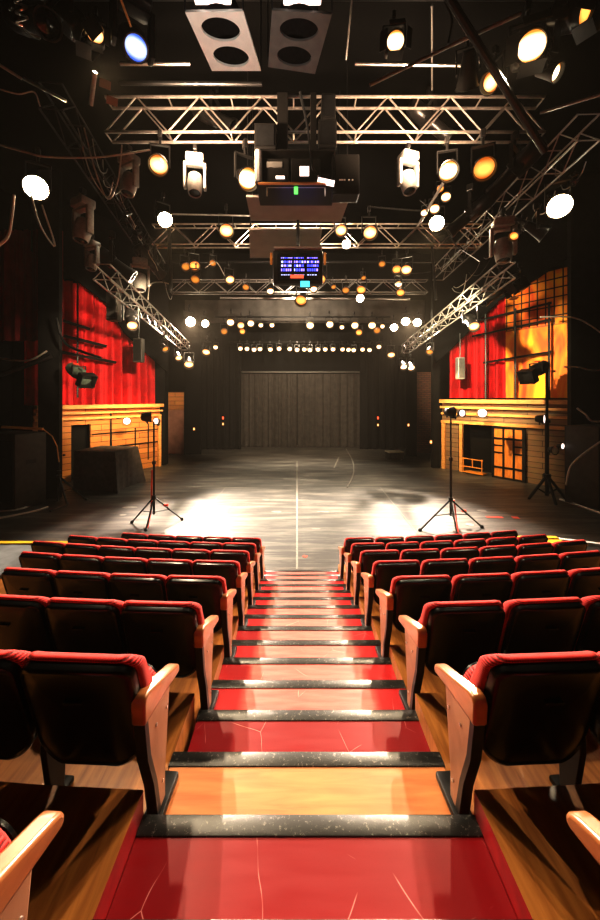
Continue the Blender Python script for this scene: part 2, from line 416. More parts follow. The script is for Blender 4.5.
# ------------------------------------------------------------------ the stairs and the seating tiers
def zk(k): return EYE-(2.13+.13*k)
def yk(k): return 1.8+.45*k
def rz_(r): return EYE-(2.26+.26*r)
def ry(r): return 1.8+.9*r
HALF = .84
def xc(r): return .06 if r <= 0 else .10
def curve(dx): return max(0, dx*dx-.67)/48.0
stairs = thing('stairs', 'red painted aisle stairs with black nosing strips running down to the stage', 'stairs', (.07, 1.8, 0))
stairs['kind'] = 'structure'
for k in range(-4, 15):
    z, y1 = zk(k), yk(k); y0 = y1-.45
    mat = M['step_wood'] if k == 1 else (M['tread_red'] if k <= 2 else M['tread_glare'])
    xo = .06 if k <= 1 else .10
    b = MB(); b.box((0, 0, -.09), (2*HALF, .45, .18))
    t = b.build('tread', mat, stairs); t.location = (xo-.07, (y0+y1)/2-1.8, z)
    b = MB(); b.box((0, 0, 0), (2*HALF+.02, .092, .024), bev=.006)
    t = b.build('nosing', M['nosing'], stairs, True); t.location = (xo-.07, y1-.043-1.8, z-.006)
WIDTH_L = {-2: 6.6, -1: 6.6, 0: 6.6, 1: 6.6, 2: 6.6, 3: 6.6, 4: 5.0, 5: 4.75, 6: 4.15}
WIDTH_R = {-2: 6.6, -1: 6.6, 0: 6.6, 1: 6.6, 2: 6.6, 3: 6.6, 4: 5.6, 5: 5.0, 6: 4.95}
tier_i = 0
for r in range(-2, 7):
    for sg, W in ((-1, WIDTH_L[r]), (1, WIDTH_R[r])):
        z = rz_(r); n = 10; fr, bk = [], []
        for i in range(n+1):
            dx = HALF+.004+(W-HALF)*i/n
            x = xc(r)+sg*dx if r > -3 else sg*dx
            c = curve(dx)
            fr.append((x, ry(r)+.9+c)); bk.append((x, ry(r)+c-.02))
        b = MB(); b.prism(fr+bk[::-1], z-.5 if z > .5 else .002, z)
        b.bm.faces.ensure_lookup_table()
        for f in b.bm.faces: f.material_index = 0 if abs(f.normal.z) > .7 else 1
        o = b.build('floor_tier', [M['floor_wood'], M['red_paint'] if r == -1 else M['tier_edge']])
        tag(o, None, None, None, 'structure')

# ------------------------------------------------------------------ theatre seats
def rslab(b, w, h, rt, rb, rings, wrap=0, n=7):
    """rounded slab: outline w x h (origin at bottom centre, in x/z), rings = [(inset, y)]"""
    t = bmesh.new(); R_ = []
    def outline(i):
        ww, hh = w-2*i, h-2*i; pts = []
        for cx_, cz_, r_, a0 in ((ww/2, i+hh, rt, 0), (-ww/2, i+hh, rt, 90), (-ww/2, i, rb, 180), (ww/2, i, rb, 270)):
            r_ = max(.012, r_-i*.6)
            ox = cx_-math.copysign(r_, cx_); oz = cz_-(r_ if a0 < 180 else -r_)
            for k in range(n+1):
                a = R(a0+90*k/n); pts.append((ox+r_*math.cos(a), oz+r_*math.sin(a)))
        return pts
    for i, y in rings:
        ring = []
        for x, z in outline(i):
            ring.append(t.verts.new((x, y+wrap*(2*x/w)**2, z)))
        R_.append(ring)
    m = len(R_[0])
    for k in range(len(R_)-1):
        for j in range(m): t.faces.new((R_[k][j], R_[k][(j+1) % m], R_[k+1][(j+1) % m], R_[k+1][j]))
    for ring in (R_[0], R_[-1]):
        c = Vector((0, 0, 0))
        for v in ring: c += v.co
        c /= m
        c.y = sum(v.co.y for v in ring if abs(v.co.x) < w*.2)/max(1, len([v for v in ring if abs(v.co.x) < w*.2]))
        cv = t.verts.new(c)
        for j in range(m): t.faces.new((ring[j], ring[(j+1) % m], cv))
    bmesh.ops.recalc_face_normals(t, faces=t.faces)
    return t
OFF = {-1: .297, 1: .335}
PIT = {-1: .587, 1: .625}
def make_seat(side, aisle):
    # faces +Y (the stage); aisle side armrest at x = -side*PITCH/2
    root = thing('theatre_seat', None, 'seat')
    rot = Matrix.Rotation(R(16), 3, 'X')
    def put(name, t, mat, m, loc):
        bmesh.ops.rotate(t, cent=(0, 0, 0), matrix=m, verts=t.verts); bmesh.ops.translate(t, vec=loc, verts=t.verts)
        b = MB(); b._merge(t); return b.build(name, mat, root, True, sharp=55)
    # rear shell with a moulded ridge
    b = MB(); b._merge(rslab(MB, .56, .63, .085, .13, [(.12, -.056), (.035, -.052), (.022, -.050), (.016, -.058), (.004, -.054), (0, -.042), (0, .0), (.02, .01)], wrap=.05))
    b.box((0, -.052, .46), (.09, .014, .018), bev=.004)
    bmesh.ops.rotate(b.bm, cent=(0, 0, 0), matrix=rot, verts=b.bm.verts); bmesh.ops.translate(b.bm, vec=(0, -.115, .375), verts=b.bm.verts)
    b.build('back_shell', M['shell'], root, True, sharp=55)
    b = MB(); b.box((0, -.06, .40), (.10, .12, .10), bev=.02); b.build('back_bracket', M['black_metal'], root, True)
    tc_ = rslab(MB, .60, .605, .10, .14, [(.02, -.004), (.004, .0), (0, .02), (.002, .08), (.02, .115), (.05, .13), (.10, .135)], wrap=.075)
    for v in tc_.verts:   # the pad thins toward its top edge
        if v.co.z > .34: v.co.y *= 1-.62*((v.co.z-.34)/.26)**1.2
    put('back_cushion', tc_, M['red_fabric'], rot, (0, -.12, .415))
    rs = Matrix.Rotation(R(4), 3, 'X')
    put('seat_cushion', rslab(MB, .50, .38, .12, .08, [(.08, -.07), (.03, -.062), (.006, -.04), (0, -.01), (.0, .03), (.02, .05)]), M['red_fabric'], rs, (0, .085, .335))
    put('seat_pan', rslab(MB, .46, .34, .10, .08, [(.03, 0), (0, .01), (0, .022), (.02, .03)]), M['shell'], rs, (0, .132, .35))
    ax = -side*OFF[side]
    yz = lambda a, bb, h: Vector((h, a, bb))
    w2 = .036 if aisle else .024
    if not aisle: ax = -side*PIT[side]/2
    b = MB()
    if not aisle: b.prism([(-.10, .66), (-.10, .745), (.15, .665), (.19, .645), (.205, .62), (.195, .59), (-.02, .63)], ax-w2, ax+w2, yz)
    else: b.prism([(-.245, .66), (-.255, .77), (-.235, .80), (-.19, .80), (.15, .665), (.19, .645), (.205, .62), (.195, .59), (-.02, .63)], ax-w2, ax+w2, yz)
    b.build('armrest', M['arm_wood'], root, True, bevel=.014)
    b = MB()
    if aisle:
        b.prism([(-.20, .67), (-.02, .635), (.08, .61), (.05, .40), (.02, .18), (.02, .03), (-.05, .03), (-.10, .25), (-.17, .45)], ax-.024, ax+.024, yz)
        b.build('end_panel', M['end_panel'], root, True, bevel=.008)
        b = MB(); b.prism([(-.235, .665), (-.20, .665), (-.165, .45), (-.095, .25), (-.045, .03), (-.085, .03), (-.13, .25), (-.20, .45)], ax-.028, ax+.028, yz)
        b.build('rear_edge_strip', M['black_metal'], root, True)
        b = MB(); b.box((ax, .02, .022), (.105, .25, .044), bev=.012); b.build('foot_plate', M['black_metal'], root, True)
        for yy, zz in ((.03, .52), (-.10, .54), (-.02, .16)):
            b = MB(); b.cyl((ax-.03, yy, zz), (ax+.03, yy, zz), .008, n=8); b.build('screw', M['chrome'], root)
    else:
        b.prism([(-.09, .66), (.08, .62), (.06, .40), (.04, .03), (-.05, .03), (-.10, .35)], ax-.018, ax+.018, yz)
        b.build('standard', M['black_metal'], root, True, bevel=.005)
        b = MB(); b.box((ax, .0, .018), (.07, .2, .036), bev=.01); b.build('foot_plate', M['black_metal'], root, True)
    return root
protos = {(s, a): make_seat(s, a) for s in (-1, 1) for a in (True, False)}
used = set()
COUNT_L = {-1: 1, 0: 2, 1: 3, 2: 4, 3: 5, 4: 6, 5: 6, 6: 5}
COUNT_R = {-1: 1, 0: 2, 1: 3, 2: 4, 3: 5, 4: 6, 5: 6, 6: 6}
for r in range(-1, 7):
    for sg, cnt in ((-1, COUNT_L[r]), (1, COUNT_R[r])):
        for i in range(cnt):
            dx = .82+OFF[sg]+PIT[sg]*i+(.05 if r < 0 else 0)
            x = xc(r)+sg*dx; y = ry(r)+(.07 if r < 0 else .16)+curve(dx)
            row = ORD[6-r]
            sd = 'left' if sg < 0 else 'right'
            if i == 0: lb = f'black-backed red aisle seat {sd} of the stairs, {row} row from the stage'
            else: lb = f'black-backed red seat {sd} of the stairs, {ORD[i]} from them, {row} row from stage'
            rzz = sg*math.atan(dx/24.0)
            key = (sg, i == 0)
            loc = (x, y, rz_(r)+.002)
            grp = f'theatre seats {sd} of the aisle'
            if key not in used:
                o = protos[key]; used.add(key); o.location = loc; o.rotation_euler = (0, 0, rzz); tag(o, lb, None, grp)
            else: dup(protos[key], loc, rzz, lb, grp)

# ------------------------------------------------------------------ shell of the hall
def struct(name, b, mat, smooth=False):
    o = b.build(name, mat, None, smooth); o['kind'] = 'structure'; return o
b = MB(); b.box((0, 19.5, -.05), (27, 22.8, .1)); struct('floor', b, M['stage'])
b = MB(); b.box((0, 3, -.1), (27, 10.2, .1)); struct('floor_auditorium', b, M['black_paint'])
b = MB(); b.box((0, 14, 13.6), (27, 34, .2)); struct('ceiling', b, M['ceiling'])
b = MB(); b.box((0, 30.5, 6.8), (27, .2, 13.6)); struct('wall_back', b, M['leg_black'])
b = MB(); b.box((-13.4, 14, 6.8), (.2, 34, 13.6)); struct('wall_left', b, M['black_paint'])
b = MB(); b.box((13.4, 14, 6.8), (.2, 34, 13.6)); struct('wall_right', b, M['black_paint'])

# gallery walls, in their own frames (local x along the wall, far to near)
AL = math.atan2(-4.2, -2.97); OL = Vector((-8.23, 21.2, 0))
AR = math.atan2(-.809, .588); OR = Vector((8.46, 20.6, 0))
def inframe(o, org, ang):
    o.location = org; o.rotation_euler = (0, 0, ang); return o
def wb(side): return (OL, AL, 1) if side < 0 else (OR, AR, -1)   # last: sign of the stage-facing local y
def wbox(b, u0, u1, y0, y1, z0, z1, sg, bev=0):
    b.box(((u0+u1)/2, sg*(y0+y1)/2, (z0+z1)/2), (u1-u0, abs(y1-y0), z1-z0), bev=bev)
def wobj(name, side, parts, mat, parent=None, struct_=True, bev=0):
    org, ang, sg = wb(side); b = MB()
    for p in parts: wbox(b, *p, sg, bev)
    o = b.build(name, mat, parent)
    if parent is None: inframe(o, org, ang)
    if struct_ and parent is None: o['kind'] = 'structure'
    return o
# left: warm plank wall with a doorway at its near end
wl = wobj('wall_left_gallery', -1, [(0, 3.95, -.12, 0, 0, 3.7), (3.95, 4.85, -.12, 0, 2.75, 3.7), (4.85, 6.4, -.12, 0, 0, 3.7)], M['plank'])
wobj('door_1', -1, [(3.95, 4.85, -.5, -.4, 0, 2.75)], M['leg_black'])
for i, (z0, z1, d, u0) in enumerate(((3.55, 3.74, .4, 0), (3.28, 3.38, .28, 0), (3.0, 3.12, .15, 0))):
    wobj('trim_%d' % (i+1), -1, [(u0, 6.4, 0, d, z0, z1)], M['rail_wood'])
wobj('trim_4', -1, [(0, .18, 0, .14, 0, 3.0)], M['rail_wood'])
# thin dark battens over the planks
bt = wobj('trim_5', -1, [(2.9, 2.98, 0, .06, 1.0, 3.3)], M['black_metal'])
bt = wobj('trim_6', -1, [(1.55, 1.6, 0, .05, .6, 2.4)], M['black_metal'])
bt = wobj('trim_7', -1, [(.75, .8, 0, .05, .5, 2.6)], M['black_metal'])
bt = wobj('trim_8', -1, [(.1, 3.9, 0, .05, 2.2, 2.25)], M['black_metal'])
bt = wobj('trim_9', -1, [(.1, 2.95, 0, .05, 1.45, 1.5)], M['black_metal'])
# right: posts, a dark doorway, dull planks
wobj('wall_right_gallery', 1, [(2.82, 6.6, -.12, 0, 0, 3.95), (1.32, 2.82, -.12, 0, 2.65, 3.95), (0, 1.32, -.12, 0, 2.65, 3.95), (.2, 1.0, -.12, 0, 0, 2.65)], M['plank_dull'])
wobj('door_2', 1, [(1.2, 2.9, -1.0, -.9, 0, 2.7)], M['leg_black'])
wobj('trim_10', 1, [(.05, .25, 0, .14, 0, 2.75)], M['rail_wood'])
wobj('trim_11', 1, [(1.12, 1.3, 0, .14, 0, 2.75)], M['rail_wood'])
for i, (z0, z1, d, u0) in enumerate(((3.80, 4.0, .38, .05), (3.50, 3.62, .3, .05), (3.14, 3.26, .2, .05), (2.66, 2.80, .2, .05))):
    wobj('trim_%d' % (i+12), 1, [(u0, 6.6, 0, d, z0, z1)], M['rail_wood'])
# panelled door leaf leaning beside the doorway
pd = thing('panelled_door', 'black framed door leaf with orange panels standing beside the dark doorway', 'door', OR, AR)
pd_fr = [(2.86, 2.98, .05, .13, 0, 2.62), (4.28, 4.42, .05, .13, 0, 2.62)] + [(2.86, 4.42, .05, .13, z, z+.1) for z in (0, .52, 1.98, 2.52)] + \
        [(x, x+.09, .05, .13, 0, 2.6) for x in (3.38, 3.86)] + [(2.9, 3.42, .05, .13, z, z+.07) for z in (1.28, 1.64)] + [(3.9, 4.3, .05, .13, z, z+.07) for z in (1.28, 1.64)]
wobj('frame', 1, pd_fr, M['black_metal'], pd)
for x0, x1 in ((2.98, 3.38), (3.47, 3.86), (3.95, 4.28)):
    for z0, z1 in (((.1, .52), (.62, 1.28), (1.35, 1.64), (1.71, 1.98), (2.08, 2.52)) if x0 != 3.47 else ((.1, .52), (.62, 1.98), (2.08, 2.52))):
        wobj('panel', 1, [(x0, x1, .07, .10, z0, z1)], M['panel_orange'], pd)
# orange tube trolley in the doorway
ch = thing('tube_trolley', 'small orange tube frame trolley standing in the dark doorway', 'trolley', OR, AR)
org, ang, sg = wb(1)
b = MB()
for u in (1.45, 2.45): b.cyl((u, -.3, .08), (u, -.3, .85), .028, n=8)
b.cyl((1.4, -.3, .8), (2.5, -.3, .8), .028, n=8); b.cyl((1.4, -.3, .38), (2.5, -.3, .38), .028, n=8); b.cyl((1.95, -.3, .38), (1.95, -.3, .8), .028, n=8)
b.build('frame', M['orange_metal'], ch)
b = MB(); b.box((1.95, -.1, .08), (1.15, .5, .05), bev=.01); b.build('deck', M['orange_metal'], ch)

# ------------------------------------------------------------------ drapes
def drape(name, A, B, z0, z1, mat, folds, amp, hem=0, seed=1, cols=None, top=None):
    rnd = random.Random(seed)
    A, B = Vector((*A, 0)), Vector((*B, 0)); L = (B-A).length; u = (B-A)/L; nrm = Vector((-u.y, u.x, 0))
    n = cols or folds*10; m = 8
    ph = [rnd.uniform(-.6, .6) for _ in range(folds+2)]; am = [rnd.uniform(.6, 1.3) for _ in range(folds+2)]
    b = MB(); t = bmesh.new(); g = []
    for j in range(m+1):
        f = j/m; row = []
        for i in range(n+1):
            s = i/n; k = s*folds; ki = int(k); fr = k-ki
            p = ph[ki]*(1-fr)+ph[ki+1]*fr; a = am[ki]*(1-fr)+am[ki+1]*fr
            off = amp*a*math.sin(2*math.pi*k+p+.25*f)*(.55+.45*(1-f)) + amp*.3*math.sin(4.7*math.pi*k+p*3)
            zt = z1 if top is None else z1+(top-z1)*s
            row.append(t.verts.new(A+u*(s*L)+nrm*off+Vector((0, 0, z0+(zt-z0)*f))))
        g.append(row)
    for j in range(m):
        for i in range(n): t.faces.new((g[j][i], g[j][i+1], g[j+1][i+1], g[j+1][i]))
    b._merge(t)
    return b.build(name, mat, None, True, sharp=180)
def along(side, u, off=0):
    org, ang, sg = wb(side)
    v = Vector((math.cos(ang), math.sin(ang), 0)); n = Vector((-v.y, v.x, 0))*sg
    p = org+v*u+n*off; return (p.x, p.y)
tag(drape('red_curtain', along(-1, .1, -.45), along(-1, 6.6, -.45), 3.74, 9.9, M['curtain_red'], 13, .30, seed=3),
    'bright red pleated curtain above the plank wall left of the stage', 'curtain')
tag(drape('red_curtain', along(1, .15, -.45), along(1, 3.5, -.45), 4.08, 9.9, M['curtain_red'], 7, .30, seed=5),
    'bright red pleated curtain beside the orange panel right of the stage', 'curtain')
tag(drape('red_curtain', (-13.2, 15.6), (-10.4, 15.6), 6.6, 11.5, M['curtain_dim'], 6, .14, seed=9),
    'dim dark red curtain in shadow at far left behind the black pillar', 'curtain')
tag(drape('stage_curtain', P(240, 447, 29.3).xy, P(297, 447, 29.3).xy, .03, P(0, 374, 29.3).z, M['curtain_black'], 9, .10, seed=11),
    'left half of the charcoal curtain closing the back of the stage', 'curtain', 'upstage curtain halves')
tag(drape('stage_curtain', P(297.5, 447, 29.25).xy, P(364, 447, 29.25).xy, .03, P(0, 374, 29.3).z, M['curtain_black'], 8, .09, seed=12),
    'right half of the charcoal curtain closing the back of the stage', 'curtain', 'upstage curtain halves')
b = MB(); b.cyl(P(232, 372, 29.1), P(368, 372, 29.1), .07, n=8)
tag(b.build('curtain_rail', M['chrome'], None, True), 'thin pale rail carrying the upstage charcoal curtain', 'rail')
for (a, c, Y, s, lb) in ((196, 241, 28, 21, 'black masking drape left of the charcoal upstage curtain'), (360, 412, 28, 22, 'black masking drape right of the charcoal upstage curtain')):
    tag(drape('masking_drape', P(a, 0, Y).xy, P(c, 0, Y).xy, .02, 8.2, M['leg_black'], 6, .12, seed=s), lb, 'drape', 'black masking drapes')
# black legs either side, as upright flats
def flat(name, px0, px1, Y, z0, z1, mat, label, cat, th=.12, group=None):
    a, c = P(px0, 0, Y), P(px1, 0, Y)
    b = MB(); b.box(((a.x+c.x)/2, Y+th/2, (z0+z1)/2), (c.x-a.x, th, z1-z0), bev=.01)
    return tag(b.build(name, mat), label, cat, group)
flat('masking_flat', 184, 201, 25.4, .01, 8.5, M['leg_black'], 'narrow black masking flat right of the tan flat', 'flat')
flat('masking_flat', 406, 417, 24.6, .01, 8.5, M['leg_black'], 'narrow black masking flat left of the dim brick wall', 'flat')
flat('tan_flat', 165, 185.5, 25.8, .01, 3.2, M['tan_flat'], 'plain reddish tan flat standing behind the left gallery wall', 'flat')
b = MB(); a, c = P(414, 0, 26.2), P(440, 0, 26.2)
b.box((0, 0, 3.0), (c.x-a.x, .2, 6)); o = b.build('wall_right_brick', M['brick']); o.location = ((a.x+c.x)/2, 26.3, 0); o['kind'] = 'structure'
b = MB(); b.box((0, 0, 0), (1.6, .2, 1.3)); o = b.build('wall_left_niche', M['plank']); o.location = P(175.5, 401, 25.9); o['kind'] = 'structure'
# pillars that close the gallery walls
b = MB(); b.box((-8.35, 21.75, 6.7), (.62, .6, 13.4)); struct('pillar_left_upstage', b, M['black_paint'])
b = MB(); b.box((8.12, 20.7, 6.7), (.42, .3, 13.4)); struct('pillar_right_upstage', b, M['black_paint'])
a, c = P(38, 0, 14.4), P(59, 0, 14.4)
b = MB(); b.box(((a.x+c.x)/2, 14.5, 6.7), (c.x-a.x, .2, 13.4)); struct('pillar_left_proscenium', b, M['black_paint'])
a, c = P(571, 0, 14.6), P(630, 0, 14.6)
b = MB(); b.box(((a.x+c.x)/2, 14.7, 6.7), (c.x-a.x, .2, 13.4)); struct('pillar_right_proscenium', b, M['black_paint'])
b = MB(); b.box((-12.7, 16.6, 6.7), (2.4, .2, 13.4)); struct('wall_left_return', b, M['leg_black'])
# black soffit wedge above the left red curtain
def wedge(side, poly, off, name):
    org, ang, sg = wb(side); b = MB()
    b.prism(poly, sg*off, sg*(off+.08), lambda a, bb, h: Vector((a, h, bb)))
    o = b.build(name, M['leg_black']); inframe(o, org, ang); o['kind'] = 'structure'
wedge(-1, [(-.3, 5.6), (-.3, 13.4), (6.6, 13.4), (6.6, 10.6), (4.6, 9.7), (3.2, 8.9), (2.4, 7.6), (1.2, 6.7)], .3, 'wall_left_soffit')
wedge(1, [(-.3, 6.0), (-.3, 13.4), (6.8, 13.4), (6.8, 10.5), (5.0, 9.6), (3.4, 9.0), (2.2, 8.0), (1.0, 7.0)], .3, 'wall_right_soffit')
# orange scenic panel right
org, ang, sg = wb(1)
b = MB(); b.box((1.7, 0, 2.95), (3.5, .08, 5.9)); o = b.build('scenic_panel', M['backdrop'])
p = along(1, 3.5, -.12); o.location = (p[0], p[1], 4.08); o.rotation_euler = (0, 0, ang)
tag(o, 'orange and yellow painted scenic panel above the right gallery', 'panel')
# gallery railing in front of it
rl = thing('gallery_railing', 'black pipe railing in front of the orange scenic panel', 'railing', OR, AR)
for z in (5.9, 7.35, 8.1):
    b = MB(); b.cyl((2.0 if z > 6 else 2.6, -.42, z), (5.6, -.42, z+.25), .055, n=8); b.build('rail', M['black_metal'], rl, True)
for u in (2.7, 4.1, 5.5):
    b = MB(); b.cyl((u, -.42, 4.06), (u, -.42, 8.4), .05, n=8); b.build('post', M['black_metal'], rl, True)
rl = thing('gallery_railing', 'black pipe barrier in front of the left red curtain', 'railing', OL, AL)
for z, u0, u1 in ((7.0, 3.4, 6.2), (7.75, 4.2, 6.2), (6.2, 2.9, 6.2)):
    b = MB(); b.cyl((u0, .45, z-.25), (u1, .45, z+.1), .075, n=8); b.build('rail', M['black_metal'], rl, True)
b = MB(); b.cyl((4.75, .45, 4.1), (4.75, .45, 9.6), .045, n=8); b.build('post', M['black_metal'], rl, True)

# ------------------------------------------------------------------ stage dressing
def strip(p0, p1, w, mat, name, label, cat, group=None, z=.006):
    a, c = Vector((*p0, 0)), Vector((*p1, 0)); d = c-a
    b = MB(); b.box((0, 0, 0), (d.length, w, .004)); o = b.build(name, mat)
    o.location = (*((a+c)/2).xy, z); o.rotation_euler = (0, 0, math.atan2(d.y, d.x)); return tag(o, label, cat, group)
def G(px, py):  # floor point
    Y = EYE*F/(py-CY); return ((px-CX)*Y/F, Y)
strip(G(297, 461), G(297, 569), .05, M['tape'], 'tape_line', 'long white tape line down the middle of the stage floor', 'tape line')
strip(G(283, 479), G(318, 479.6), .10, M['tape'], 'tape_line', 'short white tape line crossing the centre line upstage', 'tape line')
strip(G(226, 487), G(188, 532), .03, M['tape_dull'], 'tape_line', 'thin slanting line on the floor toward the left tripod', 'tape line')
strip(G(380, 487), G(417, 533), .03, M['tape_dull'], 'tape_line', 'thin slanting line on the floor toward the right tripod', 'tape line')
strip(G(334, 468), G(339, 457), .07, M['tape'], 'tape_line', 'short slanted tape piece upstage right of the centre line', 'tape line')
b = MB(); b.tube([(*G(346+8*math.sin(i/12*3.0), 449+i*3.2), .008) for i in range(13)], .03, 5)
tag(b.build('tape_line', M['tape']), 'curved pale line sweeping across the upstage floor', 'tape line')
scr = [(276, 512, .5, .16), (324, 512, .5, .14), (316, 529, .35, .1), (130, 507.5, .6, .3), (123, 515, .3, .2), (482, 511, .45, .3), (195, 487, .9, .12), (203, 484, 1.3, .1), (300, 471, .8, .12),
       (380, 490, .4, .15), (306, 476, .5, .12), (266, 500, .3, .1), (470, 525, .3, .3)]
whr = ['left of the centre line', 'just right of the centre line', 'nearest the stairs right of the centre line', 'beside the left tripod, larger', 'beside the left tripod, smaller', 'behind the right tripod',
       'long and thin, left upstage', 'longest, left upstage', 'on the upstage end of the centre line', 'right upstage alone', 'right of the upstage cross line', 'far left of the centre line', 'front of the right tripod']
for (px, py, w, d), wh in zip(scr, whr):
    b = MB(); n = 7
    b.prism([(w/2*math.cos(2*math.pi*i/n)*random.uniform(.7, 1.1), d/2*math.sin(2*math.pi*i/n)*random.uniform(.7, 1.1)) for i in range(n)], 0, .004)
    o = b.build('paint_scuff', M['tape']); o.location = (*G(px, py), .004); tag(o, 'white scuff on the stage floor, ' + wh, 'scuff', 'white scuffs on the stage')
strip(G(486, 517), G(503, 517.5), .16, M['tape_red'], 'tape_mark', 'dull red tape mark left of the orange one', 'tape mark')
strip(G(512, 517.5), G(519, 518), .22, M['tape_red'], 'tape_mark', 'short orange red tape mark near the right seats', 'tape mark')
strip(G(303, 556), G(307, 557), .1, M['tape_red'], 'tape_mark', 'tiny red tape mark near the top of the stairs', 'tape mark')

# draped cart on the left
dt = thing('draped_table', 'tall table covered by a dark grey cloth before the left plank wall', 'table', (-8.75, 16.3, 0), R(-8))
b = MB(); t = bmesh.new(); rings = []
N = 96
for j in range(9):
    f = j/8; ring = []
    for i in range(N):
        a = 2*math.pi*i/N; cx_, sy_ = math.cos(a), math.sin(a)
        k = max(abs(cx_), abs(sy_)); x, y = cx_/k*.98, sy_/k*.85
        drop = 1-f
        corner = (min(abs(cx_), abs(sy_))/k)**3
        fl = 1+drop*(.02+(.28*corner if cx_ > 0 else .03*corner)) + (.035*drop*math.sin(i*1.05+2*math.sin(i*.3)) if cx_ > .2 else .012*drop*math.sin(i*.6))
        ring.append(t.verts.new((x*fl, y*fl, .01+1.74*f)))
    rings.append(ring)
for j in range(8):
    for i in range(N): t.faces.new((rings[j][i], rings[j][(i+1) % N], rings[j+1][(i+1) % N], rings[j+1][i]))
t.faces.new(rings[-1]); b._merge(t)
b.build('cloth', M['cloth'], dt, True, sharp=50)

# tripod lamp stands
def tripod(name, label, X, Y, hub, low, top, feet, r=.035):
    t = thing(name, label, 'tripod stand', (X, Y, 0), 0)
    b = MB(); b.cyl((0, 0, low), (0, 0, top*.62), r, n=10); b.cyl((0, 0, top*.60), (0, 0, top), r*.7, n=10); b.build('pole', M['black_metal'], t, True)
    b = MB(); b.cyl((0, 0, hub-.06), (0, 0, hub+.06), r*1.9, n=10); b.cyl((0, 0, top*.6-.05), (0, 0, top*.6+.05), r*1.6, n=10); b.build('collar', M['black_metal'], t, True)
    for fx, fy in feet:
        b = MB(); b.cyl((0, 0, hub), (fx-X, fy-Y, .03), r*.75, n=8); lg = b.build('leg', M['black_metal'], t, True)
        b = MB(); b.cyl((0, 0, low+.06), ((fx-X)*.55, (fy-Y)*.55, .03+(hub-.03)*.45), r*.4, n=6); b.build('brace', M['black_metal'], t, True)
        b = MB(); b.lathe([(0, .05), (.05, .055), (.09, .03)], (fx-X, fy-Y, 0), (0, 0, 1), 8); b.build('rubber_foot', M['black_metal'], lg, True)
    b = MB(); b.cyl((0, 0, top-.1), (r*4, 0, top-.1), .015, n=6); b.cyl((r*4, -.03, top-.1), (r*4, .03, top-.1), .04, n=8); b.build('knob', M['black_metal'], t, True)
    return t
tripod('lamp_stand', 'black tripod lamp stand on the left of the stage', -4.62, 11.4, .88, .33, 3.32, [G(132, 523), G(182, 520), G(146, 531)])
tripod('lamp_stand', 'black tripod lamp stand on the right of the stage', 4.9, 11.25, .85, .33, 3.55, [G(420, 531), G(482, 528), G(457, 535)])
tripod('lamp_stand', 'small dark tripod stand beside the left black pillar', -9.5, 14.1, .95, .3, 1.9, [G(86, 500), G(58, 501), G(67, 505)], .05)
tripod('boom_stand', 'tall black boom stand at the right beside the planks', 9.95, 14.05, 1.0, .2, 5.25, [G(529, 499), G(566, 500), G(556, 505)], .075)
# red clips on the tripods
for px, py, w in ((166, 505, 'left'), (464, 511, 'right')):
    Y = 11.4; b = MB(); b.box((0, 0, 0), (.14, .08, .08), bev=.015); o = b.build('red_clip', M['tape_red']); o.location = P(px, py, Y+.02)
    tag(o, f'small red clip on a leg of the {w} tripod', 'clip')

# loudspeakers by the proscenium
def speaker(label, X, Y, w, d, h, rz):
    t = thing('speaker_cabinet', label, 'speaker', (X, Y, 0), rz)
    b = MB(); b.box((0, 0, h/2+.02), (w, d, h-.02), bev=.03); b.build('cabinet', M['speaker_black'], t, True)
    b = MB(); b.box((0, -d/2-.012, h*.5), (w*.86, .02, h*.82), bev=.006); b.build('grille', M['leg_black'], t)
    b = MB(); b.box((w/2+.01, 0, h*.62), (.02, .36, .16), bev=.008); b.build('handle', M['black_metal'], t)
    for s in (-1, 1):
        b = MB(); b.lathe([(-.01, .06), (.03, .07)], (s*w*.38, -d*.3, 0), (0, 0, 1), 10); b.build('foot', M['black_metal'], t)
    return t
M['speaker_black'] = simple('speaker_black', (.035, .030, .024), .6, 0, .25, 5)
speaker('large black loudspeaker cabinet at the far left of the stage', -10.85, 13.6, 1.9, 1.1, 2.75, R(-22))
speaker('large black loudspeaker cabinet at the far right of the stage', 11.45, 13.7, 1.7, 1.1, 3.0, R(28))
# pale rail and cable over the left loudspeaker
b = MB(); b.cyl(P(2, 427, 12.9), P(43, 429, 12.9), .05, n=8); b.tube([P(43, 429, 12.9), P(52, 436, 12.95), P(57, 446, 13), P(59, 462, 13.1)], .02)
tag(b.build('bent_rail', M['rail_wood'], None, True), 'tan bent rail resting above the left loudspeaker', 'rail')
# road case upstage right
t = thing('road_case', 'low black case with a cream lid upstage right', 'case', (6.45, 23.4, 0), R(8))
b = MB(); b.box((0, 0, .27), (.98, .7, .46), bev=.02); b.build('body', M['speaker_black'], t)
b = MB(); b.box((0, 0, .53), (1.04, .76, .07), bev=.015); b.build('lid', M['cream'], t)
for sx in (-.38, .38):
    for sy in (-.24, .24):
        b = MB(); b.cyl((sx-.02, sy, .05), (sx+.02, sy, .05), .05, n=10); b.build('caster', M['white'], t)
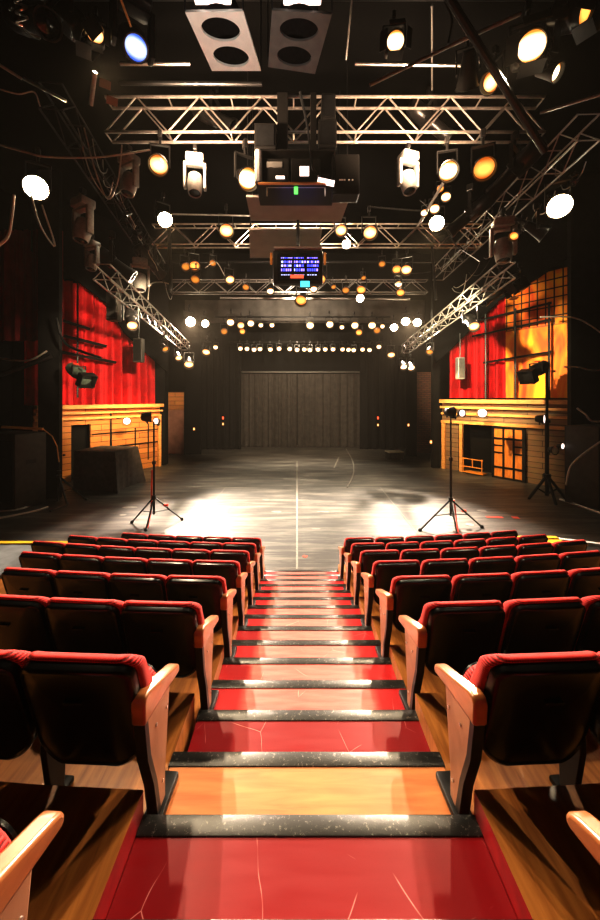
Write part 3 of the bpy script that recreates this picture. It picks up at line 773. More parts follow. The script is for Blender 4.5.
# landings at the ends of the front rows
def landing(name, x0, x1, y0, y1, h, top, edge, lab):
    b = MB(); b.box(((x0+x1)/2, (y0+y1)/2, h/2), (x1-x0, y1-y0, h-.02)); o = struct(name, b, top)
    b = MB(); b.box(((x0+x1)/2, y1-.06, h+.004), (x1-x0, .14, .03)); e = b.build('yellow_edge', edge, o)
landing('floor_landing_left', -9.5, -4.95, 7.6, 9.35, .27, M['deck_grey'], M['yellow'], '')
landing('floor_landing_right', 5.15, 7.1, 8.5, 9.7, .27, M['yellow'], M['yellow'], '')
b = MB(); b.box((0, 0, 0), (2.6, .12, .1)); o = struct('trim_16', b, M['plate_pale']); o.location = (8.1, 9.25, .2); o.rotation_euler = (0, 0, R(-22))
b = MB(); b.box((0, 0, 0), (1.1, .3, .16)); o = struct('trim_17', b, M['black_paint']); o.location = (-4.8, 9.6, .1); o.rotation_euler = (0, 0, R(48))

# cables on the stage floor
def cable(pts, r, mat, label, name='cable', group=None, sub=6):
    # Catmull-Rom through the points
    V = [Vector(p) for p in pts]; V = [V[0]*2-V[1]]+V+[V[-1]*2-V[-2]]; out = []
    for i in range(1, len(V)-2):
        for k in range(sub):
            t = k/sub; p0, p1, p2, p3 = V[i-1:i+3]
            out.append(.5*((2*p1)+(-p0+p2)*t+(2*p0-5*p1+4*p2-p3)*t*t+(-p0+3*p1-3*p2+p3)*t**3))
    out.append(V[-2]); b = MB(); b.tube(out, r, 6)
    return tag(b.build(name, mat, None, True), label, 'cable', group)
def fl(px, py, z=.03): g = G(px, py); return (*g, z)
cable([fl(-12, 521), fl(10, 517), fl(34, 512), fl(48, 508)], .04, M['cable_pale'], 'pale cable snaking over the floor from the left edge of frame')
cable([fl(-8, 513), fl(20, 510), fl(36, 503)], .035, M['cable_pale'], 'pale cable on the floor at the foot of the left loudspeaker')
cable([fl(50, 512), fl(60, 508), fl(66, 506.5), fl(68, 503)], .04, M['cable'], 'dark cable lying near the small left tripod')
cable([fl(560, 500), fl(575, 505), fl(606, 516)], .04, M['cable_pale'], 'grey cable on the floor leading off from the tall boom stand')
cable([fl(146, 530), (*G(148, 527), .05), P(151, 510, 11.45), P(151.5, 495, 11.4), P(152, 470, 11.4)], .025, M['tape_red'], 'red cable running down the left tripod stand')
cable([fl(458, 534), P(456, 516, 11.3), P(454, 500, 11.25)], .025, M['tape_red'], 'red cable running down the right tripod stand')
cable([P(606, 438, 12.6), P(586, 452, 12.7), P(571, 466, 12.8), P(566, 485, 12.9)], .035, M['cable_pale'], 'pale cable drooping in front of the right loudspeaker')
cable([P(606, 421, 12.6), P(592, 421, 12.7), P(585, 414, 12.7), P(577, 408, 12.8)], .035, M['cable_pale'], 'pale cable curling up beside the right pillar')
cable([P(564, 367, 14.0), P(578, 367, 14), P(590, 370, 14), P(608, 370, 14)], .03, M['cable_pale'], 'pale cable strung across the right pillar')
cable([P(540, 317, 14.4), P(568, 317, 14.3), P(585, 322, 14.3), P(608, 338, 14.2)], .03, M['cable_pale'], 'thin pale cable sagging right of the orange panel')
cable([P(-8, 357, 13.9), P(12, 360, 13.9), P(30, 360, 13.9), P(47, 351, 14.0)], .035, M['cable_pale'], 'pale cable sagging left of the black pillar')
cable([P(56, 318, 13.9), P(63, 340, 13.9), P(75, 349, 13.8), P(101, 358, 13.8)], .05, M['black_metal'], 'black bent cable arm before the left red curtain')
for (pts, lb, mt, r) in (
    ([P(0, 145, 7), P(25, 152, 7), P(48, 157, 7), P(100, 157, 7), P(150, 150, 7)], 'long pale cable swagged across the left wall lights', 'cable_pale', .018),
    ([P(84, 128, 8), P(95, 170, 8), P(108, 199, 8), P(118, 180, 8), P(122, 145, 8)], 'deep cable loop hanging below the left end of the truss', 'cable_pale', .018),
    ([P(78, 128, 8), P(90, 172, 8), P(107, 197, 8), P(113, 182, 8)], 'second cable loop inside the deep loop at left', 'cable_pale', .014),
    ([P(30, 190, 8), P(40, 225, 8), P(55, 246, 8), P(42, 205, 8)], 'narrow cable loop below the bright left lamp', 'cable_pale', .02),
    ([P(14, 195, 7.5), P(12, 215, 7.5), P(8, 236, 7.5), P(-4, 248, 7.5)], 'coiled pale cable at the left edge below the bright lamp', 'cable_pale', .03),
    ([P(-4, 88, 6), P(18, 94, 6), P(34, 92, 6), P(40, 106, 6)], 'thin cable drooping below the pale bar at upper left', 'cable_pale', .012),
    ([P(300, 92, 8.2), P(308, 130, 8.2), P(312, 165, 8.2), P(318, 176, 8.2)], 'black cable falling in front of the hanging projector cage', 'cable', .03),
    ([P(445, 2, 6.5), P(452, 20, 6.5), P(448, 44, 6.5)], 'short black cable at top right by the batten', 'cable', .02),
    ([P(395, 273, 18), P(420, 273, 18), P(440, 268, 18), P(470, 240, 14)], 'thin cable swagged from the right ladder truss', 'cable', .02),
    ([P(420, 200, 13), P(440, 220, 13), P(456, 245, 13), P(480, 262, 11)], 'thin cable curving beside the right ladder truss', 'cable', .02),
    ([P(205, 268, 18), P(216, 262, 18), P(225, 276, 18)], 'short cable arc below the second truss', 'cable_pale', .02),
    ([P(148, 300, 16), P(150, 285, 16), P(160, 282, 16), P(170, 284, 16)], 'teal tinted bent pipe cable above the left side truss', 'cable_pale', .03)):
    cable(pts, r, M[mt], lb)

# ------------------------------------------------------------------ trusses and pipes
def truss(label, A, B, h, d, n, mat, r=.03, group='lighting trusses'):
    """box truss from A to B (lower front chord ends); h up, d sideways"""
    A, B = Vector(A), Vector(B); t = thing('lighting_truss', label, 'truss', A, 0, group)
    u = (B-A); L = u.length; u.normalize(); side = Vector((-u.y, u.x, 0)).normalized()*d; up = Vector((0, 0, h))
    offs = (Vector((0, 0, 0)), up, side, side+up)
    for o in offs:
        b = MB(); b.cyl(o, o+u*L, r, n=8); b.build('chord', mat, t, True)
    for o in (Vector((0, 0, 0)), side):
        for i in range(n):
            p0 = o+u*(L*i/n)+(up if i % 2 else Vector()); p1 = o+u*(L*(i+1)/n)+(Vector() if i % 2 else up)
            b = MB(); b.cyl(p0, p1, r*.6, n=6); b.build('brace', mat, t, True)
    for i in range(0, n+1, 2):
        for v in (Vector(), up):
            b = MB(); b.cyl(u*(L*i/n)+v, u*(L*i/n)+v+side, r*.6, n=6); b.build('cross_tube', mat, t, True)
    return t
A = P(105, 132, 9); B_ = P(545, 132, 9)
truss('long silver truss spanning the hall nearest the seats', A, B_, .9, .36, 14, M['alu'], .036)
A = P(152, 244, 15); B_ = P(482, 244, 15)
truss('second silver truss spanning the hall behind the hanging monitor', A, B_, .85, .36, 16, M['alu'], .036)
A = P(170, 292, 20.2); B_ = P(428, 292, 20.2)
truss('third dark truss spanning above the stage', A, B_, .7, .4, 18, M['fixture_grey'], .035)
truss('dark ladder truss running toward the stage on the upper right', P(600, 140, 7.4), P(443, 280, 16.2), .55, .45, 16, M['fixture_grey'], .022)
truss('dark ladder truss running toward the stage on the upper left', P(62, 110, 7.4), P(165, 275, 16.2), .55, .45, 16, M['fixture'], .022)
truss('slim pale truss running back above the left red curtain', P(110, 280, 9.5), P(189, 350, 20.3), .42, .42, 22, M['chrome'], .025)
truss('slim pale truss running back above the right red curtain', P(515, 278, 9.5), P(409, 353, 19.8), .42, .42, 22, M['fixture_grey'], .025)
PIPES = [
    (P(120, 64, 7.8), P(190, 64, 7.8), .035, 'chrome', 'short pale batten at top left above the first truss'),
    (P(120, 83, 8.2), P(262, 84, 8.2), .05, 'black_metal', 'dark batten just above the first truss at left'),
    (P(355, 64, 7.8), P(475, 66, 7.8), .03, 'chrome', 'pale thin batten above the first truss at right'),
    (P(60, -2, 7), P(590, -2, 7), .045, 'black_metal', 'long dark batten carrying the uppermost lamps'),
    (P(370, 85, 6.5), P(452, 45, 6.5), .03, 'fixture_grey', 'grey slanted tube above the truss, lower end'),
    (P(452, 45, 6.5), P(520, 14, 6.5), .035, 'fixture_grey', 'grey slanted tube above the truss, upper end'),
    (P(448, -4, 6.2), P(545, 152, 7.2), .07, 'black_metal', 'thick black strut falling diagonally at upper right'),
    (P(120, -3, 5.2), P(131, 27, 5.4), .018, 'rail_wood', 'thin bright rod slanting at upper left'),
    (P(24, 79, 5.8), P(66, 101, 5.8), .022, 'chrome', 'pale bright bar slanting at the left edge'),
    (P(-5, 62, 5.6), P(22, 79, 5.8), .022, 'fixture_grey', 'dull bar slanting in from the upper left corner'),
    (P(95, 72, 6.6), P(91, 105, 7), .04, 'fixture_grey', 'short grey upright bracket at upper left'),
    (P(220, 298, 19.0), P(410, 299, 19.0), .05, 'fixture_grey', 'grey pipe carrying the amber lamps above the stage'),
    (P(160, 262, 18.4), P(440, 262, 18.4), .05, 'black_metal', 'dark pipe above the amber lamps'),
    (P(215, 317, 22.6), P(390, 317, 22.6), .05, 'black_metal', 'dark pipe carrying the upper row of small lamps'),
    (P(228, 342, 26), P(384, 342, 26), .05, 'black_metal', 'dark pipe carrying the back row of small lamps'),
    (P(168, 214, 14), P(262, 216, 14), .03, 'fixture_grey', 'thin grey pipe above the second truss at left'),
    (P(370, 207, 13.5), P(440, 212, 13.5), .03, 'black_metal', 'thin dark pipe above the second truss at right'),
    (P(169, 228, 13), P(171, 290, 13), .07, 'black_metal', 'dark upright drop pipe under the left star lamp'),
    (P(432, 246, 14.6), P(436, 300, 14.6), .05, 'black_metal', 'dark upright drop pipe at the right end of the second truss'),
    (P(418, 226, 13), P(445, 180, 11), .05, 'fixture_grey', 'grey slanted post beside the right star lamp'),
    (P(432, 5, 7), P(432, 90, 9), .02, 'chrome', 'thin bright vertical cable rod at upper right'),
    (P(352, 0, 7), P(346, 60, 7.6), .02, 'fixture_grey', 'thin rod dropping right of the dark plate'),
    (P(600, 95, 6.8), P(540, 113, 7.2), .025, 'fixture_grey', 'slanted pipe coming in at the right edge'),
    (P(0, 375, 13.5), P(52, 356, 14.2), .10, 'black_metal', 'thick black arm reaching out from the left pillar'),
]
for a, c, r, mt, lb in PIPES:
    b = MB(); b.cyl(a, c, r, n=10); tag(b.build('pipe', M[mt], None, True), lb, 'pipe')
# masking borders above the stage
def border(px0, px1, py0, py1, Y, mat, label, seed):
    a, c = P(px0, py1, Y), P(px1, py0, Y)
    tag(drape('border_drape', a.xy, c.xy, a.z, c.z, mat, 12, .05, seed=seed), label, 'drape', 'overhead borders')
border(185, 425, 300, 323, 24.5, M['border_grey'], 'dim grey border hanging behind the amber lamps', 31)
border(195, 415, 332, 346, 27, M['leg_black'], 'black border hanging behind the small lamps', 32)
border(130, 480, 236, 296, 23, M['leg_black'], 'black border high above the stage', 33)

# tangles of cable and small lamps along the ladder trusses
rnd = random.Random(21)
for side, (a, c) in (('left', ((92, 138, 8.4), (172, 296, 15.5))), ('right', ((590, 158, 8.2), (452, 288, 15.5)))):
    for i in range(9):
        f0, f1 = i/9+rnd.uniform(0, .03), i/9+rnd.uniform(.14, .22)
        p0 = [a[k]+(c[k]-a[k])*f0 for k in range(3)]; p1 = [a[k]+(c[k]-a[k])*min(1, f1) for k in range(3)]
        q0, q1 = P(*p0), P(*p1); m = (q0+q1)/2-Vector((0, 0, rnd.uniform(.15, .55)))+Vector((rnd.uniform(-.25, .25), 0, 0))
        cable([q0, q0*.7+m*.3-Vector((0, 0, .12)), m, q1*.7+m*.3-Vector((0, 0, .1)), q1], rnd.uniform(.010, .018), M[rnd.choice(['cable_pale', 'chrome', 'cable'])],
              f'cable swag under the {side} ladder truss, {ORD[i]} from its near end', 'cable', 'cable swags under the ladder trusses')
cable([P(20+6*math.sin(i*.9)+i*.12, -6+i*1.5, 5.6+.12*math.cos(i*.9)) for i in range(22)], .016, M['chrome'], 'pale coiled cable hanging in the upper left corner', sub=3)

# ------------------------------------------------------------------ lamp prototypes (aim along -Y, tilted down by tilt)
def tiltm(t): return Matrix.Rotation(R(t), 3, 'X')    # rotates -Y downward for positive t
def xform(b, m):
    bmesh.ops.rotate(b.bm, cent=(0, 0, 0), matrix=m, verts=b.bm.verts); return b
def hang(root, w, up, mat=None):
    mat = mat or M['fixture']
    b = MB()
    b.box((-w, 0, up*.25), (.018, .05, up*.5+.08)); b.box((w, 0, up*.25), (.018, .05, up*.5+.08)); b.box((0, 0, up*.5+.03), (2*w+.018, .05, .018))
    b.build('yoke', mat, root)
    b = MB(); b.cyl((0, 0, up*.5+.03), (0, 0, up*.8), .02, n=8); b.box((0, 0, up*.86), (.06, .10, .12), bev=.012); b.build('clamp', mat, root)
def par_can(tilt):
    root = thing('par_lamp', None, 'stage light'); m = tiltm(tilt)
    b = MB(); b.lathe([(-.22, .02), (-.21, .075), (-.17, .085), (-.04, .105), (.10, .13), (.18, .15), (.20, .165), (.205, .15), (.10, .125)], (0, 0, 0), (0, -1, 0), 20)
    xform(b, m); b.build('can', M['fixture'], root, True)
    b = MB(); b.lathe([(.13, .132), (.15, .10), (.158, .05), (.16, .0)], (0, 0, 0), (0, -1, 0), 20); xform(b, m); b.build('lens', M['L_warm'], root, True)
    hang(root, .15, .55); return root
def fresnel(tilt):
    root = thing('fresnel_lamp', None, 'stage light'); m = tiltm(tilt)
    b = MB(); b.box((0, .03, 0), (.30, .30, .30), bev=.05, seg=3); b.lathe([(.1, .15), (.18, .155), (.20, .165), (.20, .145), (.14, .14)], (0, 0, 0), (0, -1, 0), 20)
    for k in range(4): b.box((0, .06+.05*k-.05, .155), (.2, .02, .03))
    xform(b, m); b.build('housing', M['fixture'], root, True)
    b = MB(); b.lathe([(.17, .142), (.185, .10), (.19, .05), (.195, .0)], (0, 0, 0), (0, -1, 0), 20); xform(b, m); b.build('lens', M['L_warm'], root, True)
    for ang in (0, 90, 180, 270):
        b = MB(); b.box((0, -.285, .215), (.26, .19, .008), (R(32), 0, 0)); xform(b, Matrix.Rotation(R(ang), 3, 'Y')); xform(b, m); b.build('barn_door', M['fixture'], root)
    hang(root, .19, .6); return root
def profile(tilt):
    root = thing('profile_spot', None, 'stage light'); m = tiltm(tilt)
    b = MB(); b.lathe([(-.42, .03), (-.40, .10), (-.30, .125), (-.12, .13), (-.06, .10), (.0, .095)], (0, 0, 0), (0, -1, 0), 18)
    b.box((0, .04, 0), (.2, .16, .2), bev=.02)
    xform(b, m); b.build('lamp_housing', M['fixture'], root, True)
    b = MB(); b.lathe([(-.02, .095), (.28, .10), (.34, .115), (.40, .12), (.40, .105), (.33, .10)], (0, 0, 0), (0, -1, 0), 18); xform(b, m); b.build('barrel', M['fixture'], root, True)
    b = MB(); b.lathe([(.34, .10), (.36, .06), (.37, .0)], (0, 0, 0), (0, -1, 0), 18); xform(b, m); b.build('lens', M['L_warm'], root, True)
    hang(root, .145, .55); return root
def moving(tilt, mat):
    root = thing('moving_head_lamp', None, 'stage light'); m = tiltm(tilt)
    b = MB(); b.box((0, 0, .47), (.34, .28, .16), bev=.03); b.build('base_box', mat, root, True)
    b = MB()
    for s in (-1, 1): b.box((s*.19, 0, .15), (.055, .13, .5), bev=.015)
    b.box((0, 0, .37), (.42, .13, .05), bev=.012); b.build('yoke', mat, root, True)
    b = MB(); b.lathe([(-.20, .08), (-.17, .135), (-.02, .155), (.12, .14), (.22, .125), (.22, .112), (.15, .10)], (0, 0, 0), (0, -1, 0), 20); xform(b, m); b.build('head', mat, root, True)
    b = MB(); b.lathe([(.20, .108), (.212, .06), (.215, .0)], (0, 0, 0), (0, -1, 0), 20); xform(b, m); b.build('lens', M['L_warm'], root, True)
    b = MB(); b.cyl((0, 0, .55), (0, 0, .68), .03, n=8); b.box((0, 0, .7), (.07, .1, .1), bev=.012); b.build('clamp', M['fixture'], root)
    return root
LAMP = {'par': par_can(38), 'par_low': par_can(18), 'fresnel': fresnel(30), 'profile': profile(33), 'moving': moving(50, M['fixture']), 'moving_grey': moving(78, M['fixture_grey'])}
RAD = {'par': .13, 'par_low': .13, 'fresnel': .142, 'profile': .10, 'moving': .108, 'moving_grey': .108}
lamp_used = set()
def lamp(kind, px, py, Y, rpx, lens, label, yaw=None, group=None, at=None):
    pos = at or P(px, py, Y)
    if yaw is None: yaw = math.degrees(math.atan2(-pos.x, pos.y))*1.0 + random.uniform(-18, 18)
    s = max(.45, rpx*Y/F/RAD[kind])
    if kind in lamp_used:
        return dup(LAMP[kind], pos, R(yaw), label, group, s, {'lens': M[lens]})
    lamp_used.add(kind); o = LAMP[kind]; o.location = pos; o.rotation_euler = (0, 0, R(yaw)); o.scale = (s,)*3
    tag(o, label, None, group)
    for c in o.children:
        if c.name.split('.')[0] == 'lens': c.data.materials.clear(); c.data.materials.append(M[lens])
    return o
LG = 'stage lamps overhead'
# star-bright lamps
lamp('par', 38, 185, 8.5, 9, 'L_star', 'blazing white lamp at the far left above the dark red curtain', None, LG)
lamp('par', 558, 203, 9.2, 9, 'L_star', 'blazing white lamp at the far right above the orange panel', None, LG)
lamp('par', 163, 217, 12, 6, 'L_star', 'bright white lamp at the left end of the second truss', None, LG)
lamp('par', 437, 221, 13, 6, 'L_star', 'bright white lamp at the right end of the second truss', None, LG)
lamp('par_low', 189, 321, 22, 4, 'L_star', 'blazing white lamp above the left end of the stage, outer of two', None, LG)
lamp('par_low', 204, 323, 22, 3, 'L_star', 'white lamp above the left end of the stage, inner of two', None, LG)
lamp('par_low', 393, 327, 22, 3, 'L_star', 'white lamp above the right end of the stage, inner of three', None, LG)
lamp('par_low', 406, 321, 22, 3.4, 'L_star', 'blazing white lamp above the right end of the stage, middle of three', None, LG)
lamp('par_low', 418, 322, 22.4, 3.2, 'L_star', 'blazing white lamp above the right end of the stage, outer of three', None, LG)
lamp('par', 347, 243, 14.4, 3.5, 'L_star', 'small starry white lamp right of the hanging monitor', None, LG)
lamp('par_low', 361, 298, 18.7, 3.2, 'L_star', 'small starry lamp over the grey border, below an amber one', None, LG)
# uppermost batten
lamp('fresnel', 96, 37, 6.6, 7, 'L_warm', 'black barn door lamp with round yellow lens at upper left', 25, LG)
lamp('moving', 133, 43, 6.6, 10, 'L_blue', 'black lamp with a bluish white lens at upper left', 38, LG)
lamp('fresnel', 394, 45, 7, 8, 'L_white', 'warm white lamp above the first truss, right of the dark plate', -6, LG)
lamp('fresnel', 528, 51, 7, 12, 'L_white', 'largest glowing lamp at upper right', -20, LG)
lamp('par', 496, 79, 7.2, 8, 'L_warm', 'amber lamp beside the thick black strut at upper right', -70, LG)
lamp('par', 548, 72, 7.2, 7, 'L_white', 'lamp tucked below the largest lamp at upper right', 40, LG)
lamp('fresnel', 569, 13, 6.4, 12, 'L_amber', 'orange lamp in the upper right corner', 40, LG)
# under the first truss
lamp('par', 160, 164, 8.8, 8, 'L_warm', 'round warm lamp hanging under the first truss at its left end', None, LG)
lamp('par', 245, 177, 8.8, 9, 'L_white', 'glowing lamp hanging left of the black projector cage', 30, LG)
lamp('par', 447, 170, 8.8, 8, 'L_white', 'pale glowing lamp under the first truss, left of the orange one', -12, LG)
lamp('par', 483, 167, 8.8, 9, 'L_amber', 'orange lamp hanging under the first truss at its right end', -20, LG)
# second truss
lamp('par', 226, 229, 14.4, 6, 'L_warm', 'round warm lamp on the second truss left of the grey panels', None, LG)
lamp('par', 340, 229, 14.4, 5, 'L_warm', 'round warm lamp on the second truss just right of the grey panels', None, LG)
lamp('par', 369, 231, 14.4, 6, 'L_warm', 'round warm lamp on the second truss, second right of the grey panels', None, LG)
for i, (px, py, r, l) in enumerate([(446, 196, 4, 'L_white'), (440, 188, 3, 'L_amber'), (434, 208, 4, 'L_white'), (425, 212, 3, 'L_white')]):
    lamp('par', px, py, 12.4, r, l, f'small lamp on the slanted grey post, {["topmost", "second", "third", "lowest"][i]} of four', None, 'lamps on the slanted post')
# amber cluster over the stage
cl = [(185, 265, 4, 'L_dim'), (194, 264, 4.5, 'L_amber'), (196, 278, 4, 'L_dim'), (213, 262, 3, 'L_dim'), (229, 278, 4, 'L_warm'), (246, 286, 3, 'L_dim'), (270, 290, 3, 'L_white'), (302, 298, 5, 'L_amber'), (313, 288, 3, 'L_white'), (321, 277, 5, 'L_amber'),
      (346, 289, 3.2, 'L_dim'), (362, 288, 4, 'L_amber'), (382, 263, 3, 'L_dim'), (397, 268, 4, 'L_amber'), (407, 268, 4.6, 'L_warm'), (398, 283, 3, 'L_white'), (401, 291, 3.6, 'L_amber'), (363, 277, 2.2, 'L_dim'), (333, 286, 2.2, 'L_dim')]
cl.sort()
for i, (px, py, r, l) in enumerate(cl):
    lamp('par', px, py, 18+random.uniform(-.3, .3), r, l, f'small amber lamp above the stage, {ORD[i]} from the left in the scattered cluster', None, 'amber lamps above the stage')
row1 = [(224, 331, 3, 'L_dim'), (231, 322, 3.2, 'L_white'), (241, 325, 3, 'L_warm'), (243, 331, 2.6, 'L_amber'), (250, 323, 3, 'L_white'), (261, 325, 2, 'L_white'), (272, 325, 2, 'L_white'), (310, 325, 3.2, 'L_white'), (329, 324, 3.2, 'L_white'), (342, 327, 2, 'L_white'),
        (354, 325, 3.2, 'L_white'), (359, 332, 2.8, 'L_amber'), (372, 325, 3.2, 'L_white'), (377, 330, 3, 'L_dim'), (383, 326, 2, 'L_white')]
row1.sort()
for i, (px, py, r, l) in enumerate(row1):
    lamp('par_low', px, py, 22.5, r, l, f'small lamp below the grey border, {ORD[i]} from the left in the uneven row', None, 'uneven row of small lamps')
row2 = [216, 240, 247, 254, 260, 270, 279, 290, 297, 304, 310, 318, 325, 333, 342, 348, 354, 362, 370, 379]
for i, px in enumerate(row2):
    lamp('par_low', px, 349+random.uniform(-.8, .8)-(2 if i in (0, 19) else 0), 25.9, 2.0, 'L_white', f'tiny white lamp over the upstage curtain, {ORD[i]} from the left in the even row', None, 'even row of tiny lamps')
# side trusses and gallery
lamp('profile', 131, 319, 11.4, 4.5, 'L_warm', 'black lamp with warm lens over the left red curtain', 30, LG)
lamp('par', 189, 362, 19.9, 4, 'L_warm', 'lamp hanging from the far end of the left slim truss', 15, LG)
lamp('par', 207, 350, 24.5, 3.5, 'L_warm', 'lamp left of the even row of tiny lamps, upper', 0, LG)
lamp('par', 178, 356, 18.3, 3, 'L_warm', 'lamp hanging below the left slim truss, second from its far end', 35, LG)
lamp('par', 164, 347, 16.3, 3, 'L_dim', 'dim lamp hanging below the left slim truss, third from its far end', 50, LG)
lamp('par', 403, 365, 19.5, 3, 'L_white', 'left one of two lamps at the far end of the right slim truss', 0, LG)
lamp('par', 410.5, 366, 19.3, 3, 'L_white', 'right one of two lamps at the far end of the right slim truss', 0, LG)
lamp('par', 391, 353, 25, 3.2, 'L_warm', 'lamp right of the even row of tiny lamps', -10, LG)
lamp('par', 430, 350, 16.8, 3, 'L_dim', 'dim lamp hanging below the right slim truss', -30, LG)
lamp('profile', 470, 320, 12.6, 4.6, 'L_warm', 'black lamp with warm lens over the right red curtain', -12, LG)
lamp('par', 536, 230, 9.5, 6.5, 'L_amber', 'orange lamp hanging below the blazing right lamp', 70, LG)
lamp('par', 516, 234, 9.5, 4, 'L_amber', 'thin orange lamp left of the one below the blazing right lamp', -60, LG)
# pale moving heads hanging with unlit lenses
for px, py, Y, r, lb in ((83, 230, 10, 6, 'pale grey moving lamp hanging below the blazing left lamp'), (503, 250, 10, 6, 'pale grey moving lamp hanging below the right ladder truss'),
                         (129, 184, 8.7, 5.5, 'pale moving lamp under the left end of the first truss'), (195, 184, 8.7, 5.5, 'pale moving lamp under the first truss, right of the round warm lamp'),
                         (408, 182, 8.7, 5.5, 'grey moving lamp under the first truss, left of the glowing pair'), (140, 282, 13, 4.5, 'grey moving lamp above the left slim truss'), (92, 262, 10.5, 4, 'grey moving lamp hanging lowest on the left ladder truss')):
    lamp('moving_grey', px, py, Y, r, 'screen', lb, random.uniform(-30, 30), LG)
for px, py, wh in ((105, 84, 'upper'), (112, 101, 'lower')):
    b = MB(); b.box((0, 0, 0), (.22, .015, .15), (R(25), R(12), R(14)), bev=.004); o = b.build('shutter_flap', M['tan_flat']); o.location = P(px, py, 7.4)
    tag(o, f'small tan lit shutter flap left of the first truss, {wh} of two', 'flap')
sm = [(118, 190, 9.6), (128, 214, 10.6), (138, 232, 11.6), (148, 246, 12.8), (156, 268, 14.2)]
sm_r = [(575, 182, 8.8), (548, 205, 9.8), (522, 222, 10.8), (492, 218, 11.8), (462, 258, 14)]
for side, lst in (('left', sm), ('right', sm_r)):
    for i, (px, py, Y) in enumerate(lst):
        lamp('par', px, py, Y, 2.6, 'screen', f'small unlit lamp along the {side} ladder truss, {ORD[i]} from its near end', rnd.uniform(-80, 80), 'unlit lamps')
# dark lamps among the rigging
for px, py, Y, k, yw, lb in ((72, 22, 6.3, 'fresnel', 120, 'unlit black lamp left of the yellow lens lamp'), (30, 20, 6, 'profile', 60, 'unlit black lamp in the upper left corner'),
                          (215, 118, 10.1, 'profile', 75, 'unlit black lamp just behind the first truss at left'), (430, 122, 10.1, 'profile', 100, 'unlit black lamp just behind the first truss at right'),
                          (520, 285, 11.5, 'fresnel', -110, 'large unlit black lamp before the orange panel'), (500, 290, 12, 'profile', -90, 'unlit black lamp left of the orange panel'),
                          (112, 262, 11, 'profile', 110, 'unlit black lamp hanging from the left ladder truss'), (150, 262, 14, 'profile', 150, 'unlit black lamp at the end of the left ladder truss'),
                          (470, 215, 11, 'profile', -120, 'unlit black lamp on the right ladder truss, farther'), (515, 170, 9, 'profile', -140, 'unlit black lamp on the right ladder truss, nearer'), (468, 70, 7, 'par', 160, 'unlit black lamp left of the thick strut')):
    lamp(k, px, py, Y, 8*8/Y, 'screen', lb, yw, 'unlit lamps')

# big profile lamps on the proscenium booms
def boom_lamp(label, px, py, Y, yaw, pitch, body, front):
    t = thing('boom_spotlight', label, 'stage light', P(px, py, Y), 0)
    m = Matrix.Rotation(R(yaw), 3, 'Z') @ Matrix.Rotation(R(pitch), 3, 'X')
    b = MB(); b.lathe([(-.62, .12), (-.58, .22), (-.3, .25), (-.1, .24), (.0, .18)], (0, 0, 0), (0, -1, 0), 18); xform(b, m); b.build('lamp_housing', body, t, True)
    b = MB(); b.lathe([(-.02, .2), (.3, .22), (.45, .24)], (0, 0, 0), (0, -1, 0), 18); b.box((0, -.1, .23), (.14, .3, .08), bev=.01); xform(b, m); b.build('barrel', body, t, True)
    b = MB(); b.box((0, 0, 0), (.56, .06, .52)); b.bm.clear()
    for s in (-1, 1):
        b.box((s*.28, -.55, 0), (.02, .3, .5)); b.box((0, -.55, s*.25), (.56, .3, .02))
    b.box((0, -.42, 0), (.54, .02, .5)); xform(b, m); b.build('snoot', front, t)
    b = MB(); b.box((0, 0, .30), (.5, .06, .03)); b.box((.25, 0, .15), (.03, .06, .34)); b.box((-.25, 0, .15), (.03, .06, .34)); xform(b, Matrix.Rotation(R(yaw), 3, 'Z')); b.build('yoke', M['black_metal'], t)
    b = MB(); xform(b.box((-.05, .3, .29), (.2, .1, .02)), m); b.build('maker_plate', M['tape_red'], t)
    return t
boom_lamp('olive spotlight with square black snoot before the left red curtain', 79, 374, 13.6, 62, 28, M['fixture_olive'], M['fixture'])
boom_lamp('black spotlight on top of the tall right boom stand', 536, 371, 13.8, -66, 24, M['fixture'], M['fixture'])
# tripod lamps and gallery-edge lamps
def small_lamp(label, px, py, Y, yaw, lens='white', s=1.0):
    t = thing('small_floodlight', label, 'stage light', P(px, py, Y), R(yaw)); t.scale = (s,)*3
    b = MB(); b.lathe([(-.26, .05), (-.22, .15), (-.05, .20), (.14, .23), (.16, .25), (.165, .235), (.10, .20)], (0, 0, 0), (0, -1, 0), 18); b.build('can', M['fixture'], t, True)
    b = MB(); b.lathe([(.12, .22), (.15, .12), (.16, 0)], (0, 0, 0), (0, -1, 0), 18); b.build('lens', M[lens], t, True)
    b = MB(); b.box((0, 0, -.27), (.48, .05, .02)); b.box((.24, 0, -.13), (.02, .05, .3)); b.box((-.24, 0, -.13), (.02, .05, .3)); b.build('yoke', M['black_metal'], t)
    return t
small_lamp('black floodlight on top of the left tripod stand', 147, 417, 11.35, 118, 'white', .75)
small_lamp('small bright floodlight clipped to the right of the left tripod top', 157, 421, 11.5, -15, 'silver_pink', .45)
small_lamp('black floodlight on top of the right tripod stand', 450, 412, 11.2, 100, 'white', .7)
small_lamp('small bright floodlight clipped right of the right tripod top', 461, 413, 11.3, 10, 'silver_pink', .5)
small_lamp('pale floodlight under the left gallery ledge', 127, 421, 17.4, 20, 'silver_pink', .75)
small_lamp('pale floodlight under the right gallery ledge', 482, 413, 16.8, -20, 'silver_pink', .9)
small_lamp('white floodlight on the tall boom stand, uppermost of its three', 541, 419, 13.9, 40, 'silver_pink', .8)
small_lamp('yellowish floodlight low on the tall boom stand', 553, 450, 13.8, 10, 'cream', .7)
small_lamp('white floodlight on the right side of the tall boom stand', 561, 446, 13.8, 20, 'silver_pink', .5)

